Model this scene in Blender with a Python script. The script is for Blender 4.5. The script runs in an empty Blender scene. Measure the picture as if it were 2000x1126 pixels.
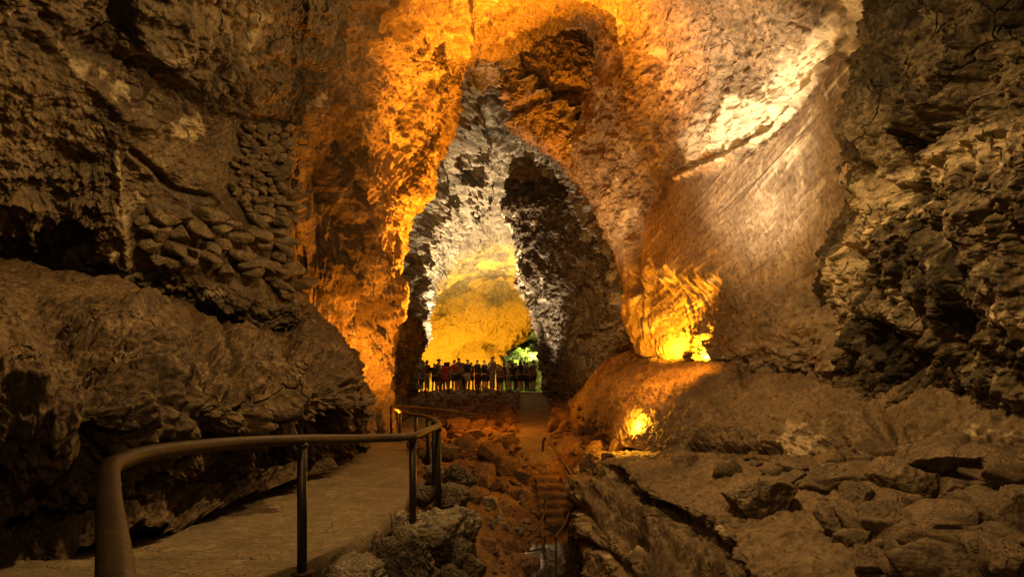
import bpy, bmesh, math, random
import numpy as np
from mathutils import Vector, Matrix, Euler
from mathutils.bvhtree import BVHTree

import os
Q = float(os.environ.get('CAVE_Q', 0.8))          # mesh density
F = 1333.0       # focal length in photo pixels (24 mm on 36 mm, photo 2000 wide)
EYE = 1.6
sc = bpy.context.scene
COL = sc.collection

def P(px, py, Y):
    return ((px - 1000.0) / F * Y, Y, EYE - (py - 700.0) / F * Y)

# ---------------------------------------------------------------- noise
def _hash(ix, iy, iz, seed):
    h = (ix * np.uint32(374761393) + iy * np.uint32(668265263) + iz * np.uint32(2147483647 - 1274126177 & 0xffffffff)
         + np.uint32(seed * 362437 & 0xffffffff))
    h = (h ^ (h >> np.uint32(13))) * np.uint32(1274126177)
    h = (h ^ (h >> np.uint32(16))) * np.uint32(2246822519)
    return h ^ (h >> np.uint32(15))

from concurrent.futures import ThreadPoolExecutor
_pool = ThreadPoolExecutor(4)
def perlin(p, seed=0):
    p = np.asarray(p, dtype=np.float32)
    if len(p) > 40000:
        return np.concatenate(list(_pool.map(lambda c: _perlin(c, seed), np.array_split(p, max(4, len(p) // 40000)))))
    return _perlin(p, seed)

def _perlin(p, seed=0):
    p = np.asarray(p, dtype=np.float32) + np.float32(1000.0)
    fl = np.floor(p)
    i = fl.astype(np.int64).astype(np.uint32)
    f = p - fl
    w = f * f * f * (f * (f * 6 - 15) + 10)
    out = np.zeros(len(p), np.float32)
    for dx in (0, 1):
        wx = w[:, 0] if dx else 1 - w[:, 0]
        for dy in (0, 1):
            wy = w[:, 1] if dy else 1 - w[:, 1]
            for dz in (0, 1):
                wz = w[:, 2] if dz else 1 - w[:, 2]
                h = _hash(i[:, 0] + np.uint32(dx), i[:, 1] + np.uint32(dy), i[:, 2] + np.uint32(dz), seed)
                gx = (h & np.uint32(1023)).astype(np.float32) / 511.5 - 1
                gy = ((h >> np.uint32(10)) & np.uint32(1023)).astype(np.float32) / 511.5 - 1
                gz = ((h >> np.uint32(20)) & np.uint32(1023)).astype(np.float32) / 511.5 - 1
                out += wx * wy * wz * (gx * (f[:, 0] - dx) + gy * (f[:, 1] - dy) + gz * (f[:, 2] - dz))
    return out * 1.2

def fbm(p, octs, seed=0, gain=0.5, lac=2.03, mode='n'):
    a, s = 1.0, 0.0
    q = np.array(p, dtype=np.float32)
    out = np.zeros(len(q), np.float32)
    for k in range(octs):
        n = perlin(q, seed + k * 17)
        if mode == 'r': n = 1 - 2.6 * np.abs(n) - 0.35
        elif mode == 'b': n = 2.6 * np.abs(n) - 0.6
        out += a * n
        s += a
        a *= gain
        q = q * lac + 7.3
    return out / s * 1.6

def blocks(p, seed, s=1.0, rag=0.35):
    """broken ledges: each cell of rock stands a little proud of or behind its neighbours"""
    q = p / s + rag * np.stack([fbm(p * 1.7 / s, 3, seed + 1), fbm(p * 1.7 / s, 3, seed + 2), fbm(p * 1.7 / s, 3, seed + 3)], 1)
    parts = list(_pool.map(lambda c: worley(c, seed), np.array_split(q.astype(np.float32), max(4, len(q) // 40000))))
    f1 = np.concatenate([a[0] for a in parts]); f2 = np.concatenate([a[1] for a in parts]); cid = np.concatenate([a[2] for a in parts])
    edge = np.clip((f2 - f1) / 0.10, 0, 1)
    return (cid - 0.5) * edge - 0.35 * (1 - edge) + 0.25 * (0.5 - f1)

def worley(p, seed=0):
    p = np.asarray(p, dtype=np.float32) + np.float32(1000.0)
    fl = np.floor(p); i = fl.astype(np.int64).astype(np.uint32); f = p - fl
    f1 = np.full(len(p), 9.0, np.float32); f2 = f1.copy()
    cid = np.zeros(len(p), np.float32)
    for dx in (-1, 0, 1):
        for dy in (-1, 0, 1):
            for dz in (-1, 0, 1):
                h = _hash(i[:, 0] + np.uint32(dx & 0xffffffff), i[:, 1] + np.uint32(dy & 0xffffffff), i[:, 2] + np.uint32(dz & 0xffffffff), seed)
                ox = (h & np.uint32(1023)).astype(np.float32) / 1023 + dx - f[:, 0]
                oy = ((h >> np.uint32(10)) & np.uint32(1023)).astype(np.float32) / 1023 + dy - f[:, 1]
                oz = ((h >> np.uint32(20)) & np.uint32(1023)).astype(np.float32) / 1023 + dz - f[:, 2]
                d = np.sqrt(ox * ox + oy * oy + oz * oz)
                c = d < f1
                f2 = np.where(c, f1, np.minimum(f2, d))
                cid = np.where(c, (h >> np.uint32(7) & np.uint32(255)).astype(np.float32) / 255, cid)
                f1 = np.where(c, d, f1)
    return f1, f2, cid

# ---------------------------------------------------------------- helpers
def tag(o, label=None, cat=None, group=None, kind=None):
    if label: o['label'] = label
    if cat: o['category'] = cat
    if group: o['group'] = group
    if kind: o['kind'] = kind
    return o

def mesh_np(name, V, Fc, mat, smooth=True, uv=None, attrs=None):
    me = bpy.data.meshes.new(name)
    V = np.ascontiguousarray(V, np.float32); Fc = np.ascontiguousarray(Fc, np.int32)
    k = Fc.shape[1]
    me.vertices.add(len(V)); me.vertices.foreach_set('co', V.ravel())
    me.loops.add(Fc.size); me.loops.foreach_set('vertex_index', Fc.ravel())
    me.polygons.add(len(Fc))
    me.polygons.foreach_set('loop_start', np.arange(0, Fc.size, k, dtype=np.int32))
    me.polygons.foreach_set('loop_total', np.full(len(Fc), k, np.int32))
    if smooth: me.polygons.foreach_set('use_smooth', np.ones(len(Fc), bool))
    if attrs:
        for an, av in attrs.items():
            a = me.attributes.new(an, 'FLOAT', 'POINT'); a.data.foreach_set('value', np.ascontiguousarray(av, np.float32))
    me.update(calc_edges=True)
    if mat: me.materials.append(mat)
    return me

def link(name, me, parent=None, loc=None):
    o = bpy.data.objects.new(name, me); COL.objects.link(o)
    if parent: o.parent = parent
    if loc is not None: o.location = loc
    return o

def empty(name, loc=(0, 0, 0), rz=0):
    o = bpy.data.objects.new(name, None); COL.objects.link(o)
    o.location = loc; o.rotation_euler = (0, 0, rz); o.empty_display_size = 0.1
    return o

def cr_weights(n, m):
    """Catmull-Rom sampling matrix: n controls -> m samples"""
    t = np.linspace(0, n - 1, m); i = np.minimum(t.astype(int), n - 2); f = t - i
    W = np.zeros((m, n))
    c = [(-f + 2 * f**2 - f**3) / 2, (2 - 5 * f**2 + 3 * f**3) / 2, (f + 4 * f**2 - 3 * f**3) / 2, (-f**2 + f**3) / 2]
    r = np.arange(m)
    for k, cc in zip((-1, 0, 1, 2), c):
        j = i + k
        lo = j < 0; hi = j > n - 1; mid = ~(lo | hi)
        np.add.at(W, (r[mid], j[mid]), cc[mid])
        # linear extrapolation at the ends
        np.add.at(W, (r[lo], np.zeros(lo.sum(), int)), 2 * cc[lo]); np.add.at(W, (r[lo], np.ones(lo.sum(), int)), -cc[lo])
        np.add.at(W, (r[hi], np.full(hi.sum(), n - 1)), 2 * cc[hi]); np.add.at(W, (r[hi], np.full(hi.sum(), n - 2)), -cc[hi])
    return W

def seg_dist(x, y, pts):
    """distance to a polyline, in the same units as x, y"""
    best = np.full(x.shape, 1e9)
    for (x0, y0), (x1, y1) in zip(pts[:-1], pts[1:]):
        dx, dy = x1 - x0, y1 - y0
        t = np.clip(((x - x0) * dx + (y - y0) * dy) / (dx * dx + dy * dy + 1e-9), 0, 1)
        best = np.minimum(best, np.hypot(x - x0 - t * dx, y - y0 - t * dy))
    return best

def jig(p, px, py, a=18, s=1.4, seed=5):
    """ragged edges for marks on the rock"""
    return px + a * fbm(p * s, 5, seed, 0.65), py + a * fbm(p * s, 5, seed + 50, 0.65)

def sstep(a, b, x):
    t = np.clip((x - a) / (b - a), 0, 1); return t * t * (3 - 2 * t)

def inside(x, y, poly):
    c = np.zeros(x.shape, bool); n = len(poly)
    for i in range(n):
        x0, y0 = poly[i]; x1, y1 = poly[(i + 1) % n]
        if y0 == y1: continue
        k = ((y0 > y) != (y1 > y)) & (x < (x1 - x0) * (y - y0) / (y1 - y0) + x0)
        c ^= k
    return c

def soft(x, y, poly, w):
    """soft mask: 1 inside the polygon, fading over w on each side of its outline"""
    d = seg_dist(x, y, list(poly) + [poly[0]])
    s = np.where(inside(x, y, poly), d, -d)
    return sstep(-w, w, s)

BVH_V, BVH_F = {}, {}
def sheet(name, rows, nu, nv, mat, disp, label=None, bvh_step=6, kind='structure', cat=None):
    """a rock face from rows of control points (px, py, depth), swept smooth, then displaced along its normals"""
    C = np.array([[P(*c) for c in r] for r in rows])          # U x V x 3
    nu, nv = int(nu * Q), int(nv * Q)
    Wu = cr_weights(C.shape[0], nu); Wv = cr_weights(C.shape[1], nv)
    G = np.stack([Wu @ C[:, :, k] @ Wv.T for k in range(3)], -1)
    du = np.gradient(G, axis=0); dv = np.gradient(G, axis=1)
    N = np.cross(du, dv); N /= np.linalg.norm(N, axis=2, keepdims=True) + 1e-9
    tocam = np.array([0, 0, EYE]) - G
    if (N * tocam).sum(2).mean() < 0: N = -N
    lu = np.cumsum(np.linalg.norm(du, axis=2).mean(1)); lv = np.cumsum(np.linalg.norm(dv, axis=2).mean(0))
    U, V = np.meshgrid(lu, lv, indexing='ij')
    p = G.reshape(-1, 3); n = N.reshape(-1, 3)
    Yd = np.maximum(p[:, 1], 0.3)
    px = p[:, 0] / Yd * F + 1000; py = 700 - (p[:, 2] - EYE) / Yd * F
    d, attrs, shift = disp(p, n, U.ravel(), V.ravel(), px, py)
    p = p + n * d[:, None]
    if shift is not None: p = p + shift
    idx = np.arange(nu * nv).reshape(nu, nv)
    Fc = np.stack([idx[:-1, :-1], idx[1:, :-1], idx[1:, 1:], idx[:-1, 1:]], -1).reshape(-1, 4)
    # faces look towards the camera side
    if (np.cross(du, dv) * N).sum() < 0: Fc = Fc[:, ::-1]
    o = link(name, mesh_np(name, p, Fc, mat, attrs=attrs))
    tag(o, label, cat, None, kind)
    s = bvh_step; g = p.reshape(nu, nv, 3)[::s, ::s]; a, b = g.shape[:2]
    ii = np.arange(a * b).reshape(a, b)
    BVH_V[name] = g.reshape(-1, 3); BVH_F[name] = np.stack([ii[:-1, :-1], ii[1:, :-1], ii[1:, 1:], ii[:-1, 1:]], -1).reshape(-1, 4)
    return o

def bvh(names):
    V, Fc, off = [], [], 0
    for n in names:
        V.append(BVH_V[n]); Fc.append(BVH_F[n] + off); off += len(BVH_V[n])
    return BVHTree.FromPolygons([tuple(v) for v in np.vstack(V)], [tuple(int(i) for i in f) for f in np.vstack(Fc)])

def cast(tree, px, py):
    d = Vector(P(px, py, 1.0)) - Vector((0, 0, EYE)); d.normalize()
    h = tree.ray_cast(Vector((0, 0, EYE)), d)
    return h[0], h[1]

# ---------------------------------------------------------------- materials
def nt(name):
    m = bpy.data.materials.new(name); m.use_nodes = True
    t = m.node_tree; t.nodes.clear()
    o = t.nodes.new('ShaderNodeOutputMaterial'); b = t.nodes.new('ShaderNodeBsdfPrincipled')
    t.links.new(b.outputs[0], o.inputs[0])
    return m, t, b

def rock_mat(name, dark, mid, pale, scale=1.0, bump=0.6, bump_dist=0.04, rough=0.85, stain_lit=None, stain_amt=1.0, mott=(0.35, 0.65), spec=0.35, tint_obj=False, pit=0.5):
    m, t, b = nt(name)
    N, L = t.nodes.new, t.links.new
    tc = N('ShaderNodeTexCoord'); src = tc.outputs['Object']
    if tint_obj:
        oi = N('ShaderNodeObjectInfo'); ad = N('ShaderNodeVectorMath'); ad.operation = 'ADD'
        mu = N('ShaderNodeVectorMath'); mu.operation = 'SCALE'; mu.inputs['Scale'].default_value = 13.7
        cb = N('ShaderNodeCombineXYZ'); L(oi.outputs['Random'], cb.inputs[0]); L(oi.outputs['Random'], cb.inputs[1])
        L(cb.outputs[0], mu.inputs[0]); L(src, ad.inputs[0]); L(mu.outputs[0], ad.inputs[1]); src = ad.outputs[0]
    def noise(s, det, ro, dist=0.0):
        n = N('ShaderNodeTexNoise'); n.inputs['Scale'].default_value = s; n.inputs['Detail'].default_value = min(det, 7)
        n.inputs['Roughness'].default_value = ro; n.inputs['Distortion'].default_value = dist; L(src, n.inputs['Vector']); return n.outputs['Fac']
    def ramp(f, pos, cols):
        r = N('ShaderNodeValToRGB'); e = r.color_ramp.elements
        while len(e) < len(pos): e.new(0.5)
        for k, (p_, c_) in enumerate(zip(pos, cols)):
            e[k].position = p_; e[k].color = (*c_, 1) if len(c_) == 3 else c_
        L(f, r.inputs[0]); return r.outputs[0]
    def mix(f, a, b_, mode='MIX'):
        x = N('ShaderNodeMix'); x.data_type = 'RGBA'; x.blend_type = mode
        if isinstance(f, float): x.inputs[0].default_value = f
        else: L(f, x.inputs[0])
        for s_, v in ((6, a), (7, b_)):
            if isinstance(v, tuple): x.inputs[s_].default_value = (*v, 1)
            else: L(v, x.inputs[s_])
        return x.outputs[2]
    g3 = lambda v: (v, v, v)
    n1 = noise(0.7 * scale, 5, 0.68, 0.4)
    n2 = noise(3.1 * scale, 12, 0.72, 0.8)
    n3 = noise(14 * scale, 4, 0.7)
    base = mix(ramp(n1, (mott[0], mott[1]), (g3(0), g3(1))), dark, mid)
    base = mix(ramp(n2, (0.52, 0.68), (g3(0), g3(0.8))), base, pale)
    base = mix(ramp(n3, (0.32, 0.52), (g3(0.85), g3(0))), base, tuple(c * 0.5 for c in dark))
    base = mix(ramp(n3, (0.56, 0.72), (g3(0), g3(0.22))), base, pale)
    if stain_lit is not None:
        at = N('ShaderNodeAttribute'); at.attribute_name = 'stain_lit'  # pale stains, and in places a lit tone painted into the colour
        ml = N('ShaderNodeMath'); ml.operation = 'MULTIPLY_ADD'; L(at.outputs['Fac'], ml.inputs[0]); ml.inputs[1].default_value = stain_amt
        sh = N('ShaderNodeMath'); sh.operation = 'SUBTRACT'; L(n2, sh.inputs[0]); sh.inputs[1].default_value = 0.5
        L(sh.outputs[0], ml.inputs[2])
        base = mix(ramp(ml.outputs[0], (0.3, 0.75), (g3(0), g3(0.92))), base, stain_lit)
        at2 = N('ShaderNodeAttribute'); at2.attribute_name = 'dirt_shade'  # dirt, and in places shade painted into the colour
        ml2 = N('ShaderNodeMath'); ml2.operation = 'ADD'; L(at2.outputs['Fac'], ml2.inputs[0]); L(sh.outputs[0], ml2.inputs[1])
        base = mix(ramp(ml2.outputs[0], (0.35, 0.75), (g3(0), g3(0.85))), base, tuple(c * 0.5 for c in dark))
    L(base, b.inputs['Base Color'])
    b.inputs['Roughness'].default_value = rough; b.inputs['Specular IOR Level'].default_value = spec
    # relief: two octave bands and pits
    vo = N('ShaderNodeTexVoronoi'); vo.inputs['Scale'].default_value = 9 * scale; vo.feature = 'F1'
    vo.inputs['Detail'].default_value = 0.0
    wr = N('ShaderNodeVectorMath'); wr.operation = 'ADD'; L(src, wr.inputs[0])
    nz = N('ShaderNodeTexNoise'); nz.inputs['Scale'].default_value = 5 * scale; nz.inputs['Detail'].default_value = 1; L(src, nz.inputs['Vector'])
    sc_ = N('ShaderNodeVectorMath'); sc_.operation = 'SCALE'; sc_.inputs['Scale'].default_value = 0.25 / scale; L(nz.outputs['Color'], sc_.inputs[0]); L(sc_.outputs[0], wr.inputs[1])
    L(wr.outputs[0], vo.inputs['Vector'])
    h1 = N('ShaderNodeMath'); h1.operation = 'MULTIPLY'; L(vo.outputs['Distance'], h1.inputs[0]); h1.inputs[1].default_value = pit
    h2 = N('ShaderNodeMath'); h2.operation = 'ADD'; L(n2, h2.inputs[0]); L(h1.outputs[0], h2.inputs[1])
    h3 = N('ShaderNodeMath'); h3.operation = 'MULTIPLY_ADD'; L(n3, h3.inputs[0]); h3.inputs[1].default_value = 0.32; L(h2.outputs[0], h3.inputs[2])
    vc = N('ShaderNodeTexVoronoi'); vc.feature = 'DISTANCE_TO_EDGE'; vc.inputs['Scale'].default_value = 1.3 * scale
    w2 = N('ShaderNodeVectorMath'); w2.operation = 'SCALE'; w2.inputs['Scale'].default_value = 1.1 / scale
    nw_ = N('ShaderNodeTexNoise'); nw_.inputs['Scale'].default_value = 1.6 * scale; nw_.inputs['Detail'].default_value = 3; L(src, nw_.inputs['Vector'])
    w3 = N('ShaderNodeVectorMath'); w3.operation = 'ADD'; L(nw_.outputs['Color'], w2.inputs[0]); L(w2.outputs[0], w3.inputs[0]); L(src, w3.inputs[1]); L(w3.outputs[0], vc.inputs['Vector'])
    crk = ramp(vc.outputs['Distance'], (0.0, 0.035), (g3(0), g3(1)))
    cm = ramp(n1, (0.48, 0.56), (g3(1), g3(0)))
    cx = N('ShaderNodeMath'); cx.operation = 'MAXIMUM'; L(crk, cx.inputs[0]); L(cm, cx.inputs[1])
    h4 = N('ShaderNodeMath'); h4.operation = 'MULTIPLY_ADD'; L(cx.outputs[0], h4.inputs[0]); h4.inputs[1].default_value = 0.9; L(h3.outputs[0], h4.inputs[2])
    bp = N('ShaderNodeBump'); bp.inputs['Strength'].default_value = bump; bp.inputs['Distance'].default_value = bump_dist * 1.3
    if stain_lit is not None:
        ac = N('ShaderNodeAttribute'); ac.attribute_name = 'calm'
        mc = N('ShaderNodeMath'); mc.operation = 'MULTIPLY_ADD'; L(ac.outputs['Fac'], mc.inputs[0]); mc.inputs[1].default_value = -0.72 * bump; mc.inputs[2].default_value = bump
        L(mc.outputs[0], bp.inputs['Strength'])
    L(h4.outputs[0], bp.inputs['Height']); L(bp.outputs[0], b.inputs['Normal'])
    return m

def plain(name, col, rough=0.6, metal=0.0, bump=0.0, bscale=60, var=0.25):
    m, t, b = nt(name); N, L = t.nodes.new, t.links.new
    tc = N('ShaderNodeTexCoord'); n = N('ShaderNodeTexNoise'); n.inputs['Scale'].default_value = bscale; n.inputs['Detail'].default_value = 6
    L(tc.outputs['Object'], n.inputs['Vector'])
    r = N('ShaderNodeValToRGB'); r.color_ramp.elements[0].position = 0.3; r.color_ramp.elements[1].position = 0.7
    r.color_ramp.elements[0].color = (*[c * (1 - var) for c in col], 1); r.color_ramp.elements[1].color = (*[min(1, c * (1 + var)) for c in col], 1)
    L(n.outputs[0], r.inputs[0]); L(r.outputs[0], b.inputs['Base Color'])
    b.inputs['Roughness'].default_value = rough; b.inputs['Metallic'].default_value = metal
    if bump:
        bp = N('ShaderNodeBump'); bp.inputs['Strength'].default_value = bump; bp.inputs['Distance'].default_value = 0.01
        L(n.outputs[0], bp.inputs['Height']); L(bp.outputs[0], b.inputs['Normal'])
    return m

M_left = rock_mat('left_rock', (0.055, 0.042, 0.03), (0.19, 0.145, 0.095), (0.34, 0.27, 0.19), 1.0, 0.9, 0.05, stain_lit=(0.5, 0.43, 0.30))
M_ledge = rock_mat('ledge_rock', (0.04, 0.027, 0.017), (0.155, 0.105, 0.060), (0.26, 0.19, 0.11), 1.2, 0.9, 0.05, stain_lit=(0.42, 0.34, 0.22))
M_arch = rock_mat('arch_rock', (0.11, 0.08, 0.055), (0.30, 0.235, 0.17), (0.42, 0.35, 0.26), 0.8, 0.7, 0.04, stain_lit=(0.66, 0.60, 0.49), pit=0.2)
M_near = rock_mat('near_rock', (0.03, 0.024, 0.017), (0.17, 0.135, 0.088), (0.44, 0.36, 0.24), 1.1, 1.0, 0.05, stain_lit=(0.60, 0.50, 0.34), mott=(0.42, 0.58))
M_far = rock_mat('far_rock', (0.13, 0.115, 0.09), (0.34, 0.31, 0.26), (0.5, 0.46, 0.38), 0.45, 0.8, 0.08, stain_lit=(0.6, 0.45, 0.18), pit=0.3)
M_pier = rock_mat('pier_rock', (0.045, 0.035, 0.026), (0.14, 0.11, 0.08), (0.32, 0.28, 0.22), 0.6, 0.9, 0.12, stain_lit=(0.55, 0.5, 0.42), pit=0.3)
M_mound = rock_mat('mound_rock', (0.09, 0.065, 0.042), (0.21, 0.155, 0.10), (0.27, 0.21, 0.14), 1.0, 0.7, 0.03, stain_lit=(0.46, 0.38, 0.27), pit=0.2)
M_ground = rock_mat('red_ground', (0.06, 0.033, 0.02), (0.16, 0.085, 0.045), (0.22, 0.13, 0.075), 1.6, 0.8, 0.03)
M_boulder = rock_mat('boulder_rock', (0.08, 0.06, 0.042), (0.20, 0.15, 0.10), (0.30, 0.235, 0.165), 2.2, 0.8, 0.02, tint_obj=True, pit=0.25)
M_lava = rock_mat('porous_lava_rock', (0.055, 0.042, 0.034), (0.16, 0.125, 0.095), (0.30, 0.25, 0.19), 3.5, 1.0, 0.025, tint_obj=True, pit=0.9)
M_pale = rock_mat('pale_rock', (0.12, 0.10, 0.075), (0.30, 0.26, 0.20), (0.45, 0.40, 0.32), 3.0, 0.9, 0.02, tint_obj=True, pit=0.5)
M_red = rock_mat('red_rubble_rock', (0.07, 0.04, 0.024), (0.17, 0.10, 0.058), (0.27, 0.18, 0.11), 3.0, 0.8, 0.02, tint_obj=True, pit=0.25)
M_conc = rock_mat('worn_concrete', (0.09, 0.07, 0.045), (0.17, 0.135, 0.088), (0.27, 0.22, 0.15), 2.4, 0.9, 0.02, rough=0.75, pit=0.15)
M_walk = rock_mat('dusty_walkway', (0.07, 0.048, 0.03), (0.14, 0.105, 0.068), (0.19, 0.15, 0.10), 1.6, 0.6, 0.02, rough=0.85)
M_moss = rock_mat('mossy_rock', (0.07, 0.08, 0.015), (0.18, 0.22, 0.04), (0.36, 0.40, 0.12), 0.8, 0.9, 0.1)

# rail: dark worn paint with rust
M_rail = rock_mat('worn_brown_paint', (0.018, 0.012, 0.008), (0.04, 0.026, 0.016), (0.11, 0.055, 0.022), 7, 0.35, 0.003, rough=0.58, pit=0.1)
M_post = plain('dark_painted_steel', (0.035, 0.028, 0.024), 0.4, 0.4, 0.2, 60, 0.35)

# ---------------------------------------------------------------- displacement recipes
def rocky(p, seed, big=0.35, mid=0.12, fine=0.035, s=1.0, gnarl=0.0):
    """large swells, ridged crags and crumbly detail, in metres"""
    warp = np.stack([perlin(p * 0.9 / s, seed + 101), perlin(p * 0.9 / s, seed + 102), perlin(p * 0.9 / s, seed + 103)], 1) * 0.28 * s
    q = p + warp
    d = big * fbm(q * 0.45 / s, 3, seed)
    d += mid * 0.6 * fbm(q * 1.3 / s, 4, seed + 5, 0.52, mode='r') + mid * 0.6 * fbm(q * 1.9 / s, 4, seed + 6, 0.55, mode='b')
    d += fine * 1.2 * fbm(q * 6.0 / s, 4, seed + 9, 0.6, mode='b')
    if gnarl:
        m = sstep(-0.1, 0.35, perlin(q * 0.6 / s, seed + 40))
        d += gnarl * m * fbm(q * 3.2 / s, 4, seed + 44, 0.6, mode='b')
    return d

def strokes(px, py, items):
    d = np.zeros(px.shape)
    for pts, w, amt in items:
        d += amt * np.exp(-(seg_dist(px, py, pts) / w) ** 2)
    return d

def wob(p, a, s, seed):
    return a * fbm(p * s, 4, seed, 0.6)

# ================================================================ THE CAVE
# ---- near left bench of rock beside the path
def d_ledge(p, n, U, V, px, py):
    d = rocky(p, 11, 0.34, 0.16, 0.03, 1.0, 0.07)
    q = np.stack([p[:, 0], p[:, 1], p[:, 2] * 2.2], 1)
    d += (0.03 + 0.08 * sstep(600, 760, py)) * fbm(q * 1.7, 5, 77, 0.6, mode='r')
    low = sstep(640, 800, py)
    d += (0.03 + 0.12 * low) * blocks(p, 301, 0.55)
    d += low * 0.12 * fbm(p * 2.6, 5, 88, 0.62, mode='b')
    d += strokes(px, py, [
        ([(0, 470), (150, 500), (300, 560)], 14, -0.05),
        ([(400, 585), (500, 600), (570, 640), (630, 710)], 24, -0.55),
        ([(300, 545), (370, 640), (420, 760), (410, 860)], 34, -0.30),
        ([(60, 600), (150, 690), (190, 800), (170, 900)], 40, -0.28),
        ([(230, 600), (300, 690), (310, 790)], 45, 0.20),
        ([(520, 640), (540, 720), (520, 800)], 34, 0.20),
        ([(100, 540), (250, 590), (400, 640)], 10, -0.10),
        ([(640, 690), (655, 760), (640, 850)], 14, -0.30),
        ([(560, 640), (560, 720), (590, 800)], 16, -0.22),
        ([(440, 560), (450, 680), (460, 780)], 10, -0.14),
        ([(430, 640), (370, 720), (330, 800)], 14, -0.16),
        ([(460, 700), (520, 790), (480, 860)], 30, 0.14),
        ([(560, 840), (610, 850)], 24, -0.30),
        ([(270, 660), (330, 690), (380, 700)], 10, -0.10),
        ([(0, 640), (140, 660), (300, 650)], 14, 0.07),
    ])
    smooth = sstep(650, 560, py)
    d = d * (1 - 0.6 * smooth)
    st = 0.3 * sstep(0.05, 0.4, fbm(p * 1.4, 5, 31, 0.6)) * (1 - 0.5 * smooth)
    dirt_shade = 0.8 * sstep(690, 860, py)  # darker towards the foot of the rock
    return d, {'stain_lit': st, 'dirt_shade': dirt_shade * 0.5 + 0.4 * sstep(.1, .45, fbm(p * 1.2, 5, 318, .6)), 'calm': 0.8 * smooth * (1 - 0.7 * sstep(.0, .3, fbm(p * .9, 4, 317)))}, None

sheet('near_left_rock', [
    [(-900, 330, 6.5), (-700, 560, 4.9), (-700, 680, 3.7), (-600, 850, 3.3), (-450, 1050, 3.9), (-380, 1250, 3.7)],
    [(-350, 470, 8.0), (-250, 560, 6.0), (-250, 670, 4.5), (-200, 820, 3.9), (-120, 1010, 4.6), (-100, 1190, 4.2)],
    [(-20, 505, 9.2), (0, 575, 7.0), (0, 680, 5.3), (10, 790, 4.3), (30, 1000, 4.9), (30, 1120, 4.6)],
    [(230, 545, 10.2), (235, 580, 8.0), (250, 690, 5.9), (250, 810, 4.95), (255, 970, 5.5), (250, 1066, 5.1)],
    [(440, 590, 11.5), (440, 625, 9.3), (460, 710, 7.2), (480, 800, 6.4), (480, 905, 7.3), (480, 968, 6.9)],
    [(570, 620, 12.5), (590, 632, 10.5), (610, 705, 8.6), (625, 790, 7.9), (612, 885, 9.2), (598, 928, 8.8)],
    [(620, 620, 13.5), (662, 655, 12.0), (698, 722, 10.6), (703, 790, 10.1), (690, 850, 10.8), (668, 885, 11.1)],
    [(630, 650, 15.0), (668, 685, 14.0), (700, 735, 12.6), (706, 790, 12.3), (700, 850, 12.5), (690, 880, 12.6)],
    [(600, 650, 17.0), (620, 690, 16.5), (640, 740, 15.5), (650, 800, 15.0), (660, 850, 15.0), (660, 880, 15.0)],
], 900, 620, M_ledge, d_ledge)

# ---- upper left wall: overhang, hollow and sloping shelf
def d_left(p, n, U, V, px, py):
    d = rocky(p, 23, 0.30, 0.13, 0.035, 1.0, 0.08)
    top = soft(px, py, [(150, -400), (260, 90), (380, 190), (450, 225), (620, 240), (760, -400)], 14)
    slope = soft(px, py, [(-300, -150), (60, 40), (330, 260), (450, 330), (440, 400), (250, 330), (-300, 260)], 20)
    cob = soft(px, py, [(240, 420), (300, 395), (440, 400), (450, 280), (490, 225), (560, 230), (600, 300), (612, 590), (380, 560), (260, 520)], 16)
    d *= (1 - 0.35 * slope) * (1 - 0.85 * cob)
    d += (1 - cob) * (1 - 0.7 * slope) * 0.13 * blocks(p, 305, 0.7) - 0.12 * cob
    d += top * (0.10 * fbm(p * np.array([2.0, 2.0, 2.6]), 5, 64, 0.62, mode='b') + 0.25)
    kx, ky = jig(p, px, py, 50, 1.2, 9)
    cav = soft(kx, ky, [(-300, 300), (120, 320), (235, 350), (240, 455), (120, 480), (-300, 455)], 26)
    d -= cav * (0.02 + 0.25 * fbm(p * 1.5, 4, 99, 0.6, mode='b'))
    d += strokes(px, py, [
        ([(470, -60), (462, 30), (440, 100), (405, 145), (370, 188)], 5, -0.4),
        ([(270, 308), (300, 330), (350, 375), (415, 388)], 6, -0.2),
        ([(150, 80), (185, 95), (230, 110)], 16, -0.16),
        ([(280, 120), (330, 150), (345, 180)], 20, -0.22),
        ([(60, 30), (150, 140), (260, 240), (330, 250), (385, 300)], 12, 0.10),
        ([(235, 330), (240, 420), (250, 520)], 9, 0.10),
        ([(600, 230), (596, 330), (590, 450), (600, 560)], 9, -0.35),
        ([(560, 0), (620, 50), (640, 120), (610, 200)], 14, 0.10),
    ])
    ox, oy = px, py; px, py = jig(p, px, py, 34, 1.8)
    st = 0.62 * sstep(-.35, .25, fbm(p * 2.5, 4, 427)) * np.exp(-(seg_dist(px, py, [(90, 30), (150, 130), (235, 170), (300, 210), (380, 260)]) / 24) ** 2)
    st = st + 0.5 * np.exp(-(seg_dist(px, py, [(470, -60), (480, 20), (450, 100)]) / 22) ** 2)
    st = st + 0.5 * np.exp(-(seg_dist(px, py, [(240, 290), (240, 420), (255, 540)]) / 16) ** 2) + 0.55 * sstep(0.1, 0.5, fbm(p * 1.1, 5, 37, 0.62))
    st = np.clip(st, 0, 1.1)
    dirt_shade = cav * 0.25 + 0.5 * sstep(0.1, 0.45, fbm(p * 0.8, 4, 55))  # shade of the hollow painted in, plus random dirt
    return d, {'stain_lit': st, 'dirt_shade': dirt_shade * (1 - st.clip(0, 1)), 'calm': 0.7 * slope}, None

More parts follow.
